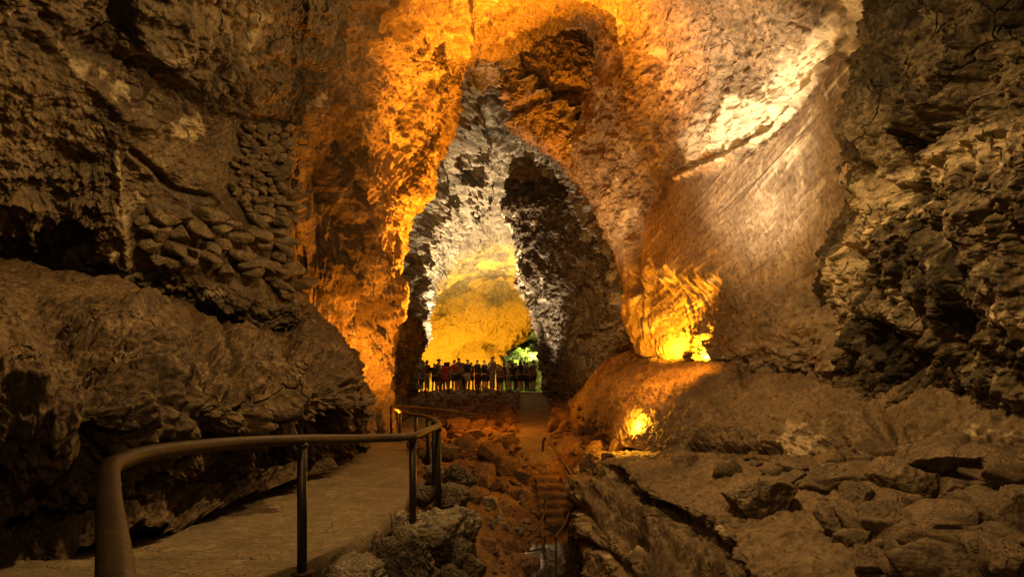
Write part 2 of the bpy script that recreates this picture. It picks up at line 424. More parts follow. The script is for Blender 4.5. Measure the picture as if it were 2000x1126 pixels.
sheet('upper_left_wall', [
    [(-900, 560, 6.5), (-900, 420, 6.6), (-900, 280, 5.9), (-900, 130, 5.2), (-800, -60, 4.7), (-700, -300, 4.2), (-500, -800, 3.8), (0, -1500, 3.5)],
    [(-300, 560, 8.6), (-300, 440, 8.7), (-300, 310, 7.6), (-300, 120, 6.6), (-260, -60, 6.0), (-200, -300, 5.4), (0, -800, 4.8), (300, -1500, 4.0)],
    [(0, 560, 10.0), (0, 470, 9.7), (0, 380, 8.7), (0, 270, 8.1), (0, 110, 7.3), (60, -60, 6.9), (150, -300, 6.4), (300, -800, 5.6)],
    [(120, 580, 11.0), (120, 480, 10.4), (120, 395, 9.3), (120, 300, 8.8), (120, 170, 8.0), (170, 20, 7.9), (260, -250, 7.2), (420, -800, 6.2)],
    [(240, 620, 11.8), (235, 510, 10.3), (235, 400, 9.6), (250, 310, 9.2), (255, 215, 8.8), (290, 90, 8.6), (380, -200, 7.8), (540, -800, 6.6)],
    [(430, 680, 12.4), (430, 560, 11.3), (435, 440, 11.0), (440, 340, 10.8), (400, 255, 10.3), (420, 110, 9.6), (500, -160, 8.6), (650, -700, 7.0)],
    [(545, 700, 13.2), (540, 600, 12.2), (535, 450, 11.9), (530, 330, 11.7), (525, 235, 11.4), (540, 100, 10.6), (590, -140, 9.4), (760, -600, 7.5)],
    [(600, 700, 13.8), (598, 600, 12.8), (592, 450, 12.5), (594, 330, 12.2), (608, 225, 12.0), (640, 90, 11.2), (665, -140, 9.8), (830, -600, 7.9)],
    [(612, 700, 15.5), (606, 600, 14.8), (594, 450, 14.5), (596, 330, 14.2), (620, 215, 14.0), (650, 80, 12.8), (690, -140, 11.3), (860, -600, 9.0)],
    [(560, 700, 18.0), (560, 600, 17.5), (550, 450, 17.0), (550, 330, 17.0), (560, 200, 16.5), (600, 80, 15.5), (660, -140, 13.5), (860, -600, 10.5)],
], 1000, 760, M_left, d_left)

# ---- the great arch: left fin, vault and the long right wall as one sheet
def d_arch(p, n, U, V, px, py):
    left = sstep(960, 860, px)
    right = 1 - left
    q = np.stack([U * 1.0, V * 1.0, p[:, 2] * 0.2], 1)
    d = left * rocky(p, 41, 0.55, 0.15, 0.022, 1.4, 0.04)
    # drips and folds that run up the fin
    d += left * (0.36 * fbm(np.stack([U * 0.30, V * 0.9, 0 * U], 1), 6, 61, 0.52, mode='r'))
    # the smooth tan flow slope with streaks along it
    slope = soft(px, py, [(1250, 700), (1210, 480), (1330, 350), (1520, 290), (1680, 90), (1760, -60), (1900, 0), (1760, 300), (1600, 560), (1440, 560), (1300, 700)], 30)
    rr = rocky(p, 47, 0.32, 0.16, 0.035, 1.1, 0.05)
    d += right * rr * (1 - 0.93 * slope)
    tt = np.array([-.2, .91, -.34]); qs = p - (p @ tt)[:, None] * tt * 0.93
    sf = fbm(qs * 2.2, 5, 68, 0.6)
    d += right * slope * 0.07 * sf
    d += right * (1 - slope) * 0.10 * fbm(p * 1.5, 5, 69, 0.6, mode='b')
    jx, jy = jig(p, px, py, 34)
    d += right * 0.55 * np.exp(-(seg_dist(px, py, [(1330, 560), (1480, 380), (1640, 180)]) / 120) ** 2) * 0.6
    hx, hy = px + 22 * fbm(p * np.array([3.5, 3.5, 1.0]), 4, 421, .6), py + 55 * fbm(np.stack([U * 0.5, V * 4, 0 * U], 1), 4, 422, .6)
    hol = soft(hx, hy, [(1250, 560), (1300, 525), (1350, 545), (1430, 560), (1450, 600), (1440, 760), (1250, 760)], 20)
    d -= hol * (0.30 - 0.05 * fbm(np.stack([U * 0.7, V * 4, 0 * U], 1), 5, 423, .6, mode='b'))
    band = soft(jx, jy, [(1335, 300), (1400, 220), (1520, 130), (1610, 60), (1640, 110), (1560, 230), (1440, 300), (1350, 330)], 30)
    d += band * (0.05 * fbm(p * 5.0, 4, 73, 0.6, mode='b') - 0.12)
    d += strokes(px, py, [
        ([(1330, 345), (1420, 312), (1510, 260), (1580, 190), (1640, 120), (1720, 60)], 9, 0.20),
        ([(1340, 325), (1440, 295), (1530, 235)], 7, -0.14),
        ([(1430, 420), (1540, 320), (1640, 220)], 3, -0.03),
        ([(1540, 45), (1580, 60), (1612, 100)], 5, -0.15),
        ([(1150, 330), (1200, 300), (1260, 180)], 22, 0.15),
        ([(1236, 470), (1244, 560), (1246, 690)], 8, 0.22),
        ([(1230, 420), (1250, 480), (1250, 560)], 13, -0.20),
        ([(1650, 520), (1600, 560), (1640, 640)], 30, -0.30),
        ([(620, 330), (640, 420), (600, 520)], 22, -0.35),
        ([(680, 440), (700, 540), (720, 640)], 12, -0.2),
        ([(820, 160), (770, 260), (760, 330)], 16, -0.25),
        ([(900, -60), (902, 40), (903, 90)], 12, 0.3),
        ([(760, 560), (735, 640), (730, 760)], 16, 0.25),
    ])
    st = band * 0.85 + right * slope * 0.55 * sstep(-.1, .4, sf) + right * 0.45 * sstep(0.0, 0.5, fbm(p * 0.7, 5, 83, 0.6)) * (1 - slope)  # band: pale crust, raised further to paint in brightness
    st += 0.3 * sstep(1500, 1650, px) * sstep(200, 20, py)
    calm = right * slope * 0.95
    dirt_shade = left * (0.75 * sstep(0.0, 0.35, fbm(p * 0.9, 5, 91, 0.6)) + 0.5 * soft(*jig(p, px, py, 60, .8, 33), [(560, 150), (690, 150), (730, 350), (740, 520), (640, 600), (560, 600)], 40)) + right * 0.45 * sstep(0.15, 0.5, fbm(p * 0.8, 5, 92, 0.6)) * (1 - slope)  # random dirt; the soft patch paints the fin's unlit left part darker
    dirt_shade += right * slope * (0.5 * sstep(.1, .45, -sf) + 0.35 * sstep(1450, 1650, px) * sstep(250, 500, py))  # dirt streaks, plus shade painted over the slope's lower right
    dirt_shade += 0.35 * np.exp(-(seg_dist(px, py, [(1290, 90), (1310, 180), (1290, 260)]) / 45) ** 2)
    return d, {'stain_lit': np.clip(st, 0, 1.1), 'dirt_shade': dirt_shade, 'calm': calm}, None

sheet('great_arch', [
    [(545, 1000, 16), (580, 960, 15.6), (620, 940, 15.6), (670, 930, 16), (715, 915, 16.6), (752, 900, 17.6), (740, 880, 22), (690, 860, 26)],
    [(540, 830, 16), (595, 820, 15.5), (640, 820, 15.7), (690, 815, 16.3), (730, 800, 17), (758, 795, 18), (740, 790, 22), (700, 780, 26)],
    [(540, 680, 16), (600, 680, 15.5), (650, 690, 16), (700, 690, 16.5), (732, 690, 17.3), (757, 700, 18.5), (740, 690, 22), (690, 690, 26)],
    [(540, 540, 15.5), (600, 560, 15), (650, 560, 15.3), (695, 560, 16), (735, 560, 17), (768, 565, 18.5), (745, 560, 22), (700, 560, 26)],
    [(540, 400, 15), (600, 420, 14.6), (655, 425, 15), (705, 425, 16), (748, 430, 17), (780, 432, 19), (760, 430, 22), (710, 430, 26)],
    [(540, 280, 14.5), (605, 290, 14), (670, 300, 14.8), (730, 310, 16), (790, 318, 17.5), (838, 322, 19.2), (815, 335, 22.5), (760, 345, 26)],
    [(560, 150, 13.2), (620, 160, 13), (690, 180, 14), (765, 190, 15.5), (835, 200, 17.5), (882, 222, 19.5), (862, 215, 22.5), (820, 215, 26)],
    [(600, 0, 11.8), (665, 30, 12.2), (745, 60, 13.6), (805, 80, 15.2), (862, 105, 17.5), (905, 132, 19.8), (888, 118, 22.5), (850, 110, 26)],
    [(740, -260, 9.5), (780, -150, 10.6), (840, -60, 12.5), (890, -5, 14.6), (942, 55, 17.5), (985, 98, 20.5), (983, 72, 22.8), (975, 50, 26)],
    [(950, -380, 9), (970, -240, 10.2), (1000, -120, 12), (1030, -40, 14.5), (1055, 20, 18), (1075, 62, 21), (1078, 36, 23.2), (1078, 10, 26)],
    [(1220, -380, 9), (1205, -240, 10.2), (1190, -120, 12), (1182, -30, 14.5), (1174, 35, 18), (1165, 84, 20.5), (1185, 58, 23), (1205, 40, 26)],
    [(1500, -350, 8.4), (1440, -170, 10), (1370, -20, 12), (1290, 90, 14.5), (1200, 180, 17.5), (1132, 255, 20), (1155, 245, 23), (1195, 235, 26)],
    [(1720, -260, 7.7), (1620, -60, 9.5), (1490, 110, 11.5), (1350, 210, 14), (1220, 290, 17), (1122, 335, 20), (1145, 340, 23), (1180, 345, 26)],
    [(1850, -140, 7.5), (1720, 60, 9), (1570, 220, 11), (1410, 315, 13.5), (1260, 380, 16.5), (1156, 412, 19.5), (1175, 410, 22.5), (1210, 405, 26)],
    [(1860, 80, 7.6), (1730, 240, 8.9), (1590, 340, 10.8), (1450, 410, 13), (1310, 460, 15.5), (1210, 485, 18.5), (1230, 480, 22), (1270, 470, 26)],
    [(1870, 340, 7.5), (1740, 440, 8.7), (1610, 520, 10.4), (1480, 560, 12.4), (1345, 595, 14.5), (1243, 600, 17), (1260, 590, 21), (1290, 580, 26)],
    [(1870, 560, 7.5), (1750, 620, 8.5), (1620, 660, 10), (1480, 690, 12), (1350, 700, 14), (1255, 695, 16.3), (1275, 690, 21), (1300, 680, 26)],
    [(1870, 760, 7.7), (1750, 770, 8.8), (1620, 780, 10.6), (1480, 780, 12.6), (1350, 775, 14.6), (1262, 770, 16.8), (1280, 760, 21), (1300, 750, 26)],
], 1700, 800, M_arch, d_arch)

# ---- near right wall, broken and mottled
def d_near(p, n, U, V, px, py):
    d = rocky(p, 53, 0.5, 0.2, 0.05, 1.05, 0.11)
    q = np.stack([p[:, 0] + p[:, 1], p[:, 1] - p[:, 0], p[:, 2] * 0.55], 1)
    d += 0.08 * blocks(p, 309, 0.8)
    d += 0.06 * fbm(q * 1.5, 5, 57, 0.62, mode='b')
    d += strokes(px, py, [
        ([(1900, -50), (1890, 100), (1860, 200), (1800, 260), (1740, 350)], 10, 0.23),
        ([(1915, 100), (1880, 215), (1825, 280)], 10, -0.19),
        ([(1650, 420), (1640, 480), (1690, 520)], 16, -0.28),
        ([(1680, 330), (1740, 370), (1810, 380)], 16, -0.23),
        ([(1800, 620), (1780, 700), (1740, 760)], 20, -0.28),
        ([(1720, 600), (1780, 640), (1840, 690)], 16, 0.19),
        ([(1990, 250), (1880, 290), (1810, 310)], 14, 0.11),
        ([(1960, 0), (1990, 60)], 30, -0.37),
        ([(1830, 450), (1900, 540), (1880, 640)], 20, -0.2),
    ])
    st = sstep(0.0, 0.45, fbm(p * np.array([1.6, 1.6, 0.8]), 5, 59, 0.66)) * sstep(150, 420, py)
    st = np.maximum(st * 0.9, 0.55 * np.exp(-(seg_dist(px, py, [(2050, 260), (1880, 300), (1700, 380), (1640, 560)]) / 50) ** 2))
    dirt_shade = 0.95 * sstep(0.0, 0.35, fbm(p * np.array([1.3, 1.3, .9]), 6, 63, 0.66)) + 0.5 * sstep(350, 150, py)  # random mottling, and darker towards the top
    return d, {'stain_lit': np.clip(st, 0, 1), 'dirt_shade': dirt_shade * (1 - 0.6 * st)}, None

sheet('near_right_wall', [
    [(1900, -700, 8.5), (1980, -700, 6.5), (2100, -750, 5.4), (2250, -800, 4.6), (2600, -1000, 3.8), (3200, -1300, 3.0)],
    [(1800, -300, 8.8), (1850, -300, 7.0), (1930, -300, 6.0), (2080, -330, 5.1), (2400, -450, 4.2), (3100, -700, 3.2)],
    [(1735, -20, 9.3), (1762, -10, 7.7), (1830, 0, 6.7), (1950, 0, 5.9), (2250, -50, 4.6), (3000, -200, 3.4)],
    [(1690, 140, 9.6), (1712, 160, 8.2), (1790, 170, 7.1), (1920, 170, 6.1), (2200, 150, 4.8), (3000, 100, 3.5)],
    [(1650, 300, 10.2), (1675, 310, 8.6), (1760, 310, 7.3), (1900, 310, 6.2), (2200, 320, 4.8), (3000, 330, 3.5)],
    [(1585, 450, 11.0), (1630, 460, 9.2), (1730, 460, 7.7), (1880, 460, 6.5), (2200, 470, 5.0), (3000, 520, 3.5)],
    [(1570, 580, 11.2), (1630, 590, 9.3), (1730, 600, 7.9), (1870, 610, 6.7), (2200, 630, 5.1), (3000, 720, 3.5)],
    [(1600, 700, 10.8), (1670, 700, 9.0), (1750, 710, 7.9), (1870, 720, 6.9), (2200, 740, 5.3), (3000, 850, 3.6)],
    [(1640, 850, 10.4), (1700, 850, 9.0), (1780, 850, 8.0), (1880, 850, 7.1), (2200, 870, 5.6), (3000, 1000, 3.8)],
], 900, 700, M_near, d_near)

# ---- smooth mound at the foot of the right wall
def d_mound(p, n, U, V, px, py):
    d = rocky(p, 71, 0.16, 0.07, 0.02, 0.9, 0.03)
    qs = np.stack([p[:, 0] * 1.2 - p[:, 1] * 0.6, p[:, 1] * 0.3, p[:, 2] * 0.5], 1)
    d += 0.05 * fbm(qs * 2.4, 5, 75, 0.62, mode='r')
    low = sstep(790, 870, py) * sstep(1230, 1400, px)
    d += low * 0.14 * fbm(p * 2.4, 5, 78, 0.6, mode='b')
    d += strokes(px, py, [
        ([(1450, 730), (1560, 722), (1640, 745)], 7, -0.14),
        ([(1450, 715), (1455, 760), (1400, 790)], 7, -0.10),
        ([(1340, 870), (1440, 878), (1520, 880)], 10, -0.2),
        ([(1700, 800), (1720, 850), (1690, 900)], 18, -0.3),
        ([(1600, 770), (1580, 820)], 6, -0.07),
    ])
    st = sstep(1380, 1560, px) * sstep(780, 860, py) * sstep(-0.1, 0.4, fbm(p * 1.8, 5, 79, 0.66))
    dirt_shade = 0.6 * sstep(0.05, 0.4, fbm(p * 1.3, 5, 81, 0.6)) * low
    return d, {'stain_lit': st, 'dirt_shade': dirt_shade, 'calm': 0.75 * (1 - low)}, None

sheet('rock_mound', [
    [(1190, 690, 24), (1150, 742, 22), (1120, 772, 20), (1110, 800, 18.5), (1120, 850, 17.5)],
    [(1215, 690, 20), (1180, 718, 18), (1160, 755, 16.4), (1160, 800, 15.3), (1180, 860, 14.6)],
    [(1250, 685, 18), (1235, 712, 16), (1225, 755, 14.2), (1228, 810, 12.9), (1240, 875, 12.2)],
    [(1310, 685, 17), (1300, 712, 14.6), (1300, 760, 12.6), (1300, 830, 11.5), (1300, 890, 11.0)],
    [(1430, 690, 15), (1430, 714, 12.9), (1430, 760, 11.1), (1430, 840, 10.2), (1430, 905, 9.8)],
    [(1580, 690, 13), (1590, 722, 10.9), (1590, 770, 9.5), (1590, 850, 8.7), (1590, 915, 8.4)],
    [(1720, 700, 11), (1705, 745, 9.3), (1700, 800, 8.2), (1700, 870, 7.6), (1700, 985, 7.2)],
    [(1860, 660, 9.5), (1840, 700, 8.2), (1835, 760, 7.4), (1835, 860, 6.8), (1835, 1000, 6.4)],
    [(2060, 660, 8.0), (2050, 700, 7.2), (2050, 770, 6.4), (2050, 860, 5.9), (2050, 1020, 5.6)],
    [(2600, 650, 5.5), (2600, 700, 5.2), (2600, 800, 4.8), (2600, 880, 4.5), (2600, 1080, 4.3)],
], 900, 360, M_mound, d_mound)

# ---- rock terrace on the right and its face down into the trench
def d_terrace(p, n, U, V, px, py):
    flat = sstep(0.35, 0.75, n[:, 2])
    d = rocky(p, 87, 0.16, 0.10, 0.022, 0.8, 0.05) * (1 - 0.55 * flat)
    low = soft(*jig(p, px, py, 14, 1.5, 12), [(1112, 880), (1218, 915), (1292, 975), (1415, 1040), (1500, 1150), (1600, 1400), (1500, 1700), (1000, 1700), (1000, 880)], 14)
    qf = np.stack([U * 0.45, V * 1.7, 0 * U], 1) + 0.25 * np.stack([perlin(p * 1.3, 401), perlin(p * 1.3, 402), 0 * U], 1)
    d += low * (0.12 * fbm(qf, 6, 107, 0.5, mode='b') + 0.12 * fbm(p * 1.3, 5, 110, .55, mode='b') + 0.04 * fbm(p * 4, 4, 108, .6, mode='b'))
    d += strokes(px, py, [([(1130, 990), (1190, 1012), (1250, 1052), (1320, 1112), (1400, 1180)], 11, -0.28),
                          ([(1140, 950), (1200, 972), (1270, 1018), (1350, 1078), (1430, 1150)], 15, 0.14),
                          ([(1140, 1060), (1190, 1080), (1240, 1130)], 10, -0.18)])
    # thin strata on the face, following its length
    q = np.stack([U * 0.35, p[:, 2] * 5.0, V * 0.6], 1)
    d += (1 - flat) * 0.05 * fbm(q, 5, 93, 0.55, mode='b')
    q2 = np.stack([U * 3.0, V * 0.8, 0 * U], 1)
    d += (1 - flat) * 0.02 * fbm(q2, 4, 95, 0.6, mode='r')
    d += flat * (0.05 * fbm(p * 2.2, 5, 97, 0.6) + 0.035 * fbm(p * 5.0, 4, 99, 0.6, mode='b'))
    st = (1 - flat) * sstep(0.0, 0.4, fbm(p * 1.6, 5, 96, 0.62)) * 0.9
    dirt_shade = np.maximum(1 - flat, low) * 0.8 * sstep(-0.1, 0.4, fbm(p * 1.2, 5, 98, 0.6))  # darker on the steep and lower face
    st = np.maximum(st, 0.5 * low * sstep(0.1, 0.45, fbm(p * np.array([2., 2., 1.]), 5, 109, 0.62)))
    return d, {'stain_lit': st, 'dirt_shade': dirt_shade, 'calm': flat * 0.8 * (1 - low)}, None

sheet('rock_terrace', [
    [(1330, 815, 20), (1230, 835, 18.5), (1150, 850, 17.5), (1125, 862, 17), (1112, 890, 16.8), (1112, 940, 16.6), (1112, 1010, 16.5)],
    [(1330, 850, 16), (1230, 868, 14.2), (1165, 885, 12.9), (1140, 900, 12.6), (1128, 935, 12.4), (1122, 990, 12.2), (1125, 1080, 12.1)],
    [(1450, 870, 12.5), (1290, 885, 11.2), (1218, 905, 10.2), (1204, 925, 10.35), (1168, 962, 10.0), (1128, 1010, 9.6), (1132, 1120, 9.8)],
    [(1620, 880, 11), (1400, 900, 9.6), (1292, 958, 8.4), (1272, 988, 8.6), (1232, 1028, 8.2), (1172, 1080, 7.95), (1160, 1220, 8.2)],
    [(1820, 890, 9.3), (1560, 930, 8.0), (1415, 1005, 6.9), (1395, 1042, 7.1), (1345, 1085, 6.7), (1262, 1140, 6.35), (1245, 1300, 6.6)],
    [(2300, 905, 7.5), (1760, 980, 6.6), (1500, 1105, 5.4), (1485, 1150, 5.6), (1425, 1205, 5.3), (1345, 1300, 5.0), (1320, 1450, 5.1)],
    [(2900, 930, 6.0), (2100, 1040, 5.2), (1650, 1250, 4.0), (1620, 1300, 4.1), (1540, 1350, 3.7), (1480, 1480, 3.6), (1460, 1700, 3.7)],
    [(3600, 980, 4.6), (2700, 1100, 4.0), (1900, 1500, 2.9), (1860, 1600, 2.95), (1760, 1650, 2.7), (1700, 1850, 2.6), (1650, 2200, 2.7)],
], 800, 620, M_mound, d_terrace)

# ---- far tunnel beyond the arch
def d_far(p, n, U, V, px, py):
    d = rocky(p, 131, 0.7, 0.10, 0.015, 2.0, 0.0)
    q = np.stack([p[:, 0] * 0.13, p[:, 1] * 0.95, p[:, 2] * 1.2], 1)
    d += 0.75 * fbm(q * 0.75, 5, 137, 0.5, mode='r')
    d += 0.12 * fbm(q * 3.0, 3, 139, 0.5, mode='r')
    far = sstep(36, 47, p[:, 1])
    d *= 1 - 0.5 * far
    st = far * 1.0 * sstep(-0.3, 0.3, fbm(p * 0.5, 4, 141))  # yellow lamp light at the far end painted into the colour
    dirt_shade = (0.75 * sstep(0.0, 0.3, fbm(q * 1.3, 5, 143, .62)) + 0.35 * sstep(380, 200, py)) * (1 - far)  # dark streaks, plus the vault's dimming towards the top painted in
    return d, {'stain_lit': st, 'dirt_shade': dirt_shade}, None

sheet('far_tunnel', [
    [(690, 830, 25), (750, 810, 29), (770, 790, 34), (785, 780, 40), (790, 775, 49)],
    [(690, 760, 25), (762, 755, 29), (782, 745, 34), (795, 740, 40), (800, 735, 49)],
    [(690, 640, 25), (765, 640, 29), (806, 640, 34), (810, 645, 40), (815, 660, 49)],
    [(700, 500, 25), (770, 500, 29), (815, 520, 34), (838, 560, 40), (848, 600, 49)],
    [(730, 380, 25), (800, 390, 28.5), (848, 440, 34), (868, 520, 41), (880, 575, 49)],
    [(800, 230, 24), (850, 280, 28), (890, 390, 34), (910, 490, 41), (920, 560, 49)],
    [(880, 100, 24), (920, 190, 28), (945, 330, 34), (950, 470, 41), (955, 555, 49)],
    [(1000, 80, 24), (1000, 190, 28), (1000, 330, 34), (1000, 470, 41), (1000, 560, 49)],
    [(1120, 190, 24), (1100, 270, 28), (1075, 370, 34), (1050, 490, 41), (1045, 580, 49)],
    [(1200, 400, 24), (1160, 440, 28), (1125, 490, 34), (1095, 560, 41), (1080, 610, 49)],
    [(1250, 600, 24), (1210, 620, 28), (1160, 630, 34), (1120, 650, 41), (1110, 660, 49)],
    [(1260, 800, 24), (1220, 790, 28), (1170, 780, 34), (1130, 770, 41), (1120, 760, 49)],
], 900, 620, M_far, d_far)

# ---- hanging block of ceiling that shows orange under the arch
def d_block(p, n, U, V, px, py):
    d = rocky(p, 151, 0.45, 0.25, 0.06, 1.5, 0.12)
    d += strokes(px, py, [([(985, 225), (1030, 205), (1070, 190), (1130, 175)], 8, -0.45),
                          ([(1060, 130), (1050, 190), (1065, 250)], 10, -0.25)])
    return d, {'stain_lit': 0 * d, 'dirt_shade': 0.6 * sstep(0, 0.4, fbm(p * 0.6, 4, 153))}, None

sheet('hanging_ceiling_block', [
    [(1010, 40, 28), (1005, 120, 28), (1010, 200, 28.5), (1020, 260, 29), (1060, 300, 31)],
    [(975, 40, 25.5), (975, 120, 25.5), (985, 200, 26), (990, 248, 26.6), (1020, 290, 29.5)],
    [(1010, 20, 24), (1015, 110, 24.2), (1020, 200, 24.8), (1035, 262, 25.6), (1065, 300, 28.5)],
    [(1080, 20, 23.6), (1080, 120, 23.8), (1080, 220, 24.4), (1085, 295, 25.4), (1095, 325, 28)],
    [(1150, 20, 23.6), (1140, 120, 23.8), (1135, 230, 24.4), (1125, 325, 25.2), (1130, 350, 28)],
    [(1240, 20, 24), (1230, 140, 24.2), (1220, 260, 24.6), (1200, 370, 25.6), (1190, 400, 28)],
], 420, 420, M_arch, d_block)

# ---- dark pier on the far right
def d_pier(p, n, U, V, px, py):
    d = rocky(p, 161, 0.5, 0.3, 0.06, 1.8, 0.15)
    q = np.stack([p[:, 0] * 1.2, p[:, 1] * 0.6, p[:, 2] * 0.6], 1)
    d += 0.28 * fbm(q * 0.9, 5, 167, 0.64, mode='r')
    d += strokes(px, py, [([(1165, 540), (1155, 600), (1150, 650)], 9, -1.0), ([(1180, 450), (1200, 500), (1190, 560)], 12, 0.4)])
    st = 0.8 * sstep(1110, 1040, px) * sstep(0.0, 0.35, fbm(p * 0.8, 4, 169, 0.6))  # lit left edge of the pier painted paler
    return d, {'stain_lit': st, 'dirt_shade': 0.5 * sstep(0, 0.4, fbm(p * 0.5, 4, 171))}, None

sheet('far_right_pier', [
    [(1060, 340, 42), (1040, 355, 38), (1080, 335, 34), (1120, 320, 31), (1200, 280, 28)],
    [(1012, 395, 38), (992, 402, 33), (1045, 378, 31), (1112, 362, 29), (1180, 320, 27)],
    [(1022, 430, 38), (1003, 430, 33), (1050, 430, 31), (1120, 430, 28.5), (1200, 430, 27)],
    [(1045, 500, 38), (1024, 500, 33), (1070, 500, 30.5), (1130, 500, 28), (1220, 480, 26)],
    [(1040, 562, 38), (1018, 560, 33.5), (1060, 560, 31), (1130, 560, 27.5), (1235, 560, 25)],
    [(1062, 620, 38), (1045, 615, 34), (1080, 620, 31), (1140, 620, 27), (1260, 620, 24)],
    [(1077, 680, 38), (1057, 680, 34), (1090, 680, 31), (1150, 690, 26), (1275, 690, 23)],
    [(1077, 735, 38), (1060, 740, 34), (1085, 745, 31), (1140, 745, 26), (1280, 750, 22)],
    [(1077, 790, 38), (1058, 790, 34), (1085, 800, 31), (1135, 810, 26), (1280, 820, 22)],
], 620, 460, M_pier, d_pier)

# ---- dark lobe of rock on the far left, behind the fin
def d_lobe(p, n, U, V, px, py):
    return rocky(p, 181, 0.5, 0.3, 0.07, 1.5, 0.15), {'stain_lit': 0.3 * sstep(0, .4, fbm(p * 0.7, 4, 183)), 'dirt_shade': 0 * U + 0.2}, None

sheet('far_left_lobe', [
    [(680, 500, 24), (715, 520, 25), (745, 540, 26), (740, 540, 29)],
    [(680, 580, 22.5), (730, 590, 23), (778, 600, 25.5), (765, 600, 29)],
    [(690, 620, 22), (755, 632, 22.6), (822, 645, 25), (800, 640, 29)],
    [(690, 680, 22), (760, 685, 22.4), (812, 690, 25), (790, 690, 29)],
    [(690, 740, 22), (750, 745, 22.4), (798, 738, 25), (778, 740, 29)],
    [(690, 860, 21), (740, 850, 21.6), (790, 830, 24), (780, 820, 28)],
], 420, 300, M_pier, d_lobe)

# ---- end wall of the cave
def d_end(p, n, U, V, px, py):
    d = rocky(p, 191, 0.7, 0.3, 0.07, 2.0, 0.12)
    d -= 0.7 * soft(px, py, [(905, 675), (940, 666), (975, 680), (982, 698), (950, 690), (900, 700)], 9)
    return d, {'stain_lit': 0.5 + 0.4 * sstep(560, 640, py) + 0.5 * fbm(p * 0.5, 4, 193), 'dirt_shade': 0.25 * sstep(0, .4, fbm(p * .7, 4, 194)) + 0.45 * soft(px, py, [(905, 672), (940, 664), (975, 676), (984, 694), (950, 690), (900, 700)], 7)}, None  # yellow light and the hollow's shade painted into the colour

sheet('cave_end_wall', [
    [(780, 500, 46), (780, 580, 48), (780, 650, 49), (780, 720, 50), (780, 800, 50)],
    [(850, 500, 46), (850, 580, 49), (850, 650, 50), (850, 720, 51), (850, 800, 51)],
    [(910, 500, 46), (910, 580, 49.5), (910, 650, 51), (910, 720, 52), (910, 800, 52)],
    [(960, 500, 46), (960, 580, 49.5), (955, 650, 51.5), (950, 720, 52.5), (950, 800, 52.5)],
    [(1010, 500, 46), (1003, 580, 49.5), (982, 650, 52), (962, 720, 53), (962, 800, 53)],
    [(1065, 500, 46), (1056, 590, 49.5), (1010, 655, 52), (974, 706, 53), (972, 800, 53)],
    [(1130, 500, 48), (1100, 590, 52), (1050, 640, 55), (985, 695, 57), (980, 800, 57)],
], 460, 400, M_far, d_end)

sheet('mossy_recess_wall', [
    [(960, 560, 60), (960, 640, 61), (960, 720, 62), (960, 830, 62)],
    [(1010, 560, 60), (1010, 640, 61.5), (1010, 720, 63), (1010, 830, 63)],
    [(1040, 560, 60), (1040, 640, 61.5), (1038, 700, 63), (1036, 830, 64)],
    [(1090, 560, 60), (1090, 640, 61.5), (1064, 690, 63.5), (1060, 830, 66)],
    [(1160, 560, 58), (1160, 640, 60), (1160, 720, 62), (1160, 830, 62)],
], 260, 220, M_moss, lambda p, n, U, V, px, py: (rocky(p, 201, 0.6, 0.3, 0.1, 2.0, 0.2), {}, None))

# ---- ground as one height field
def interp(x, xs, ys): return float(np.interp(x, xs, ys))
PY = [0.0, 1.0, 2.4, 4.3, 5.8, 7.4, 9.0, 12.0, 17.0, 20.0, 24.0]
PZ = [EYE - v for v in (1.18, 1.2, 1.25, 1.35, 1.48, 1.56, 1.60, 1.64, 1.88, 1.98, 2.0)]
EY = [0.0, 1.24, 2.4, 3.6, 4.6, 5.4, 6.4, 8.0, 9.7, 11.3, 12.7, 15.0, 17.0, 20.0, 24.0]
EX = [-0.7, -0.9, -1.45, -1.62, -1.42, -1.24, -1.14, -1.18, -1.35, -1.6, -1.95, -2.4, -2.6, -2.6, -2.4]
ctrl = []
for y in (0, 2, 4, 6, 8, 10, 12, 15, 18, 21):
    z = interp(y, PY, PZ)
    ctrl += [(-4.2, y, z - .2), (-2.8, y, z - .2), (interp(y, EY, EX) - 0.35, y, z - .22), (interp(y, EY, EX) + 0.25, y, z - .25)]
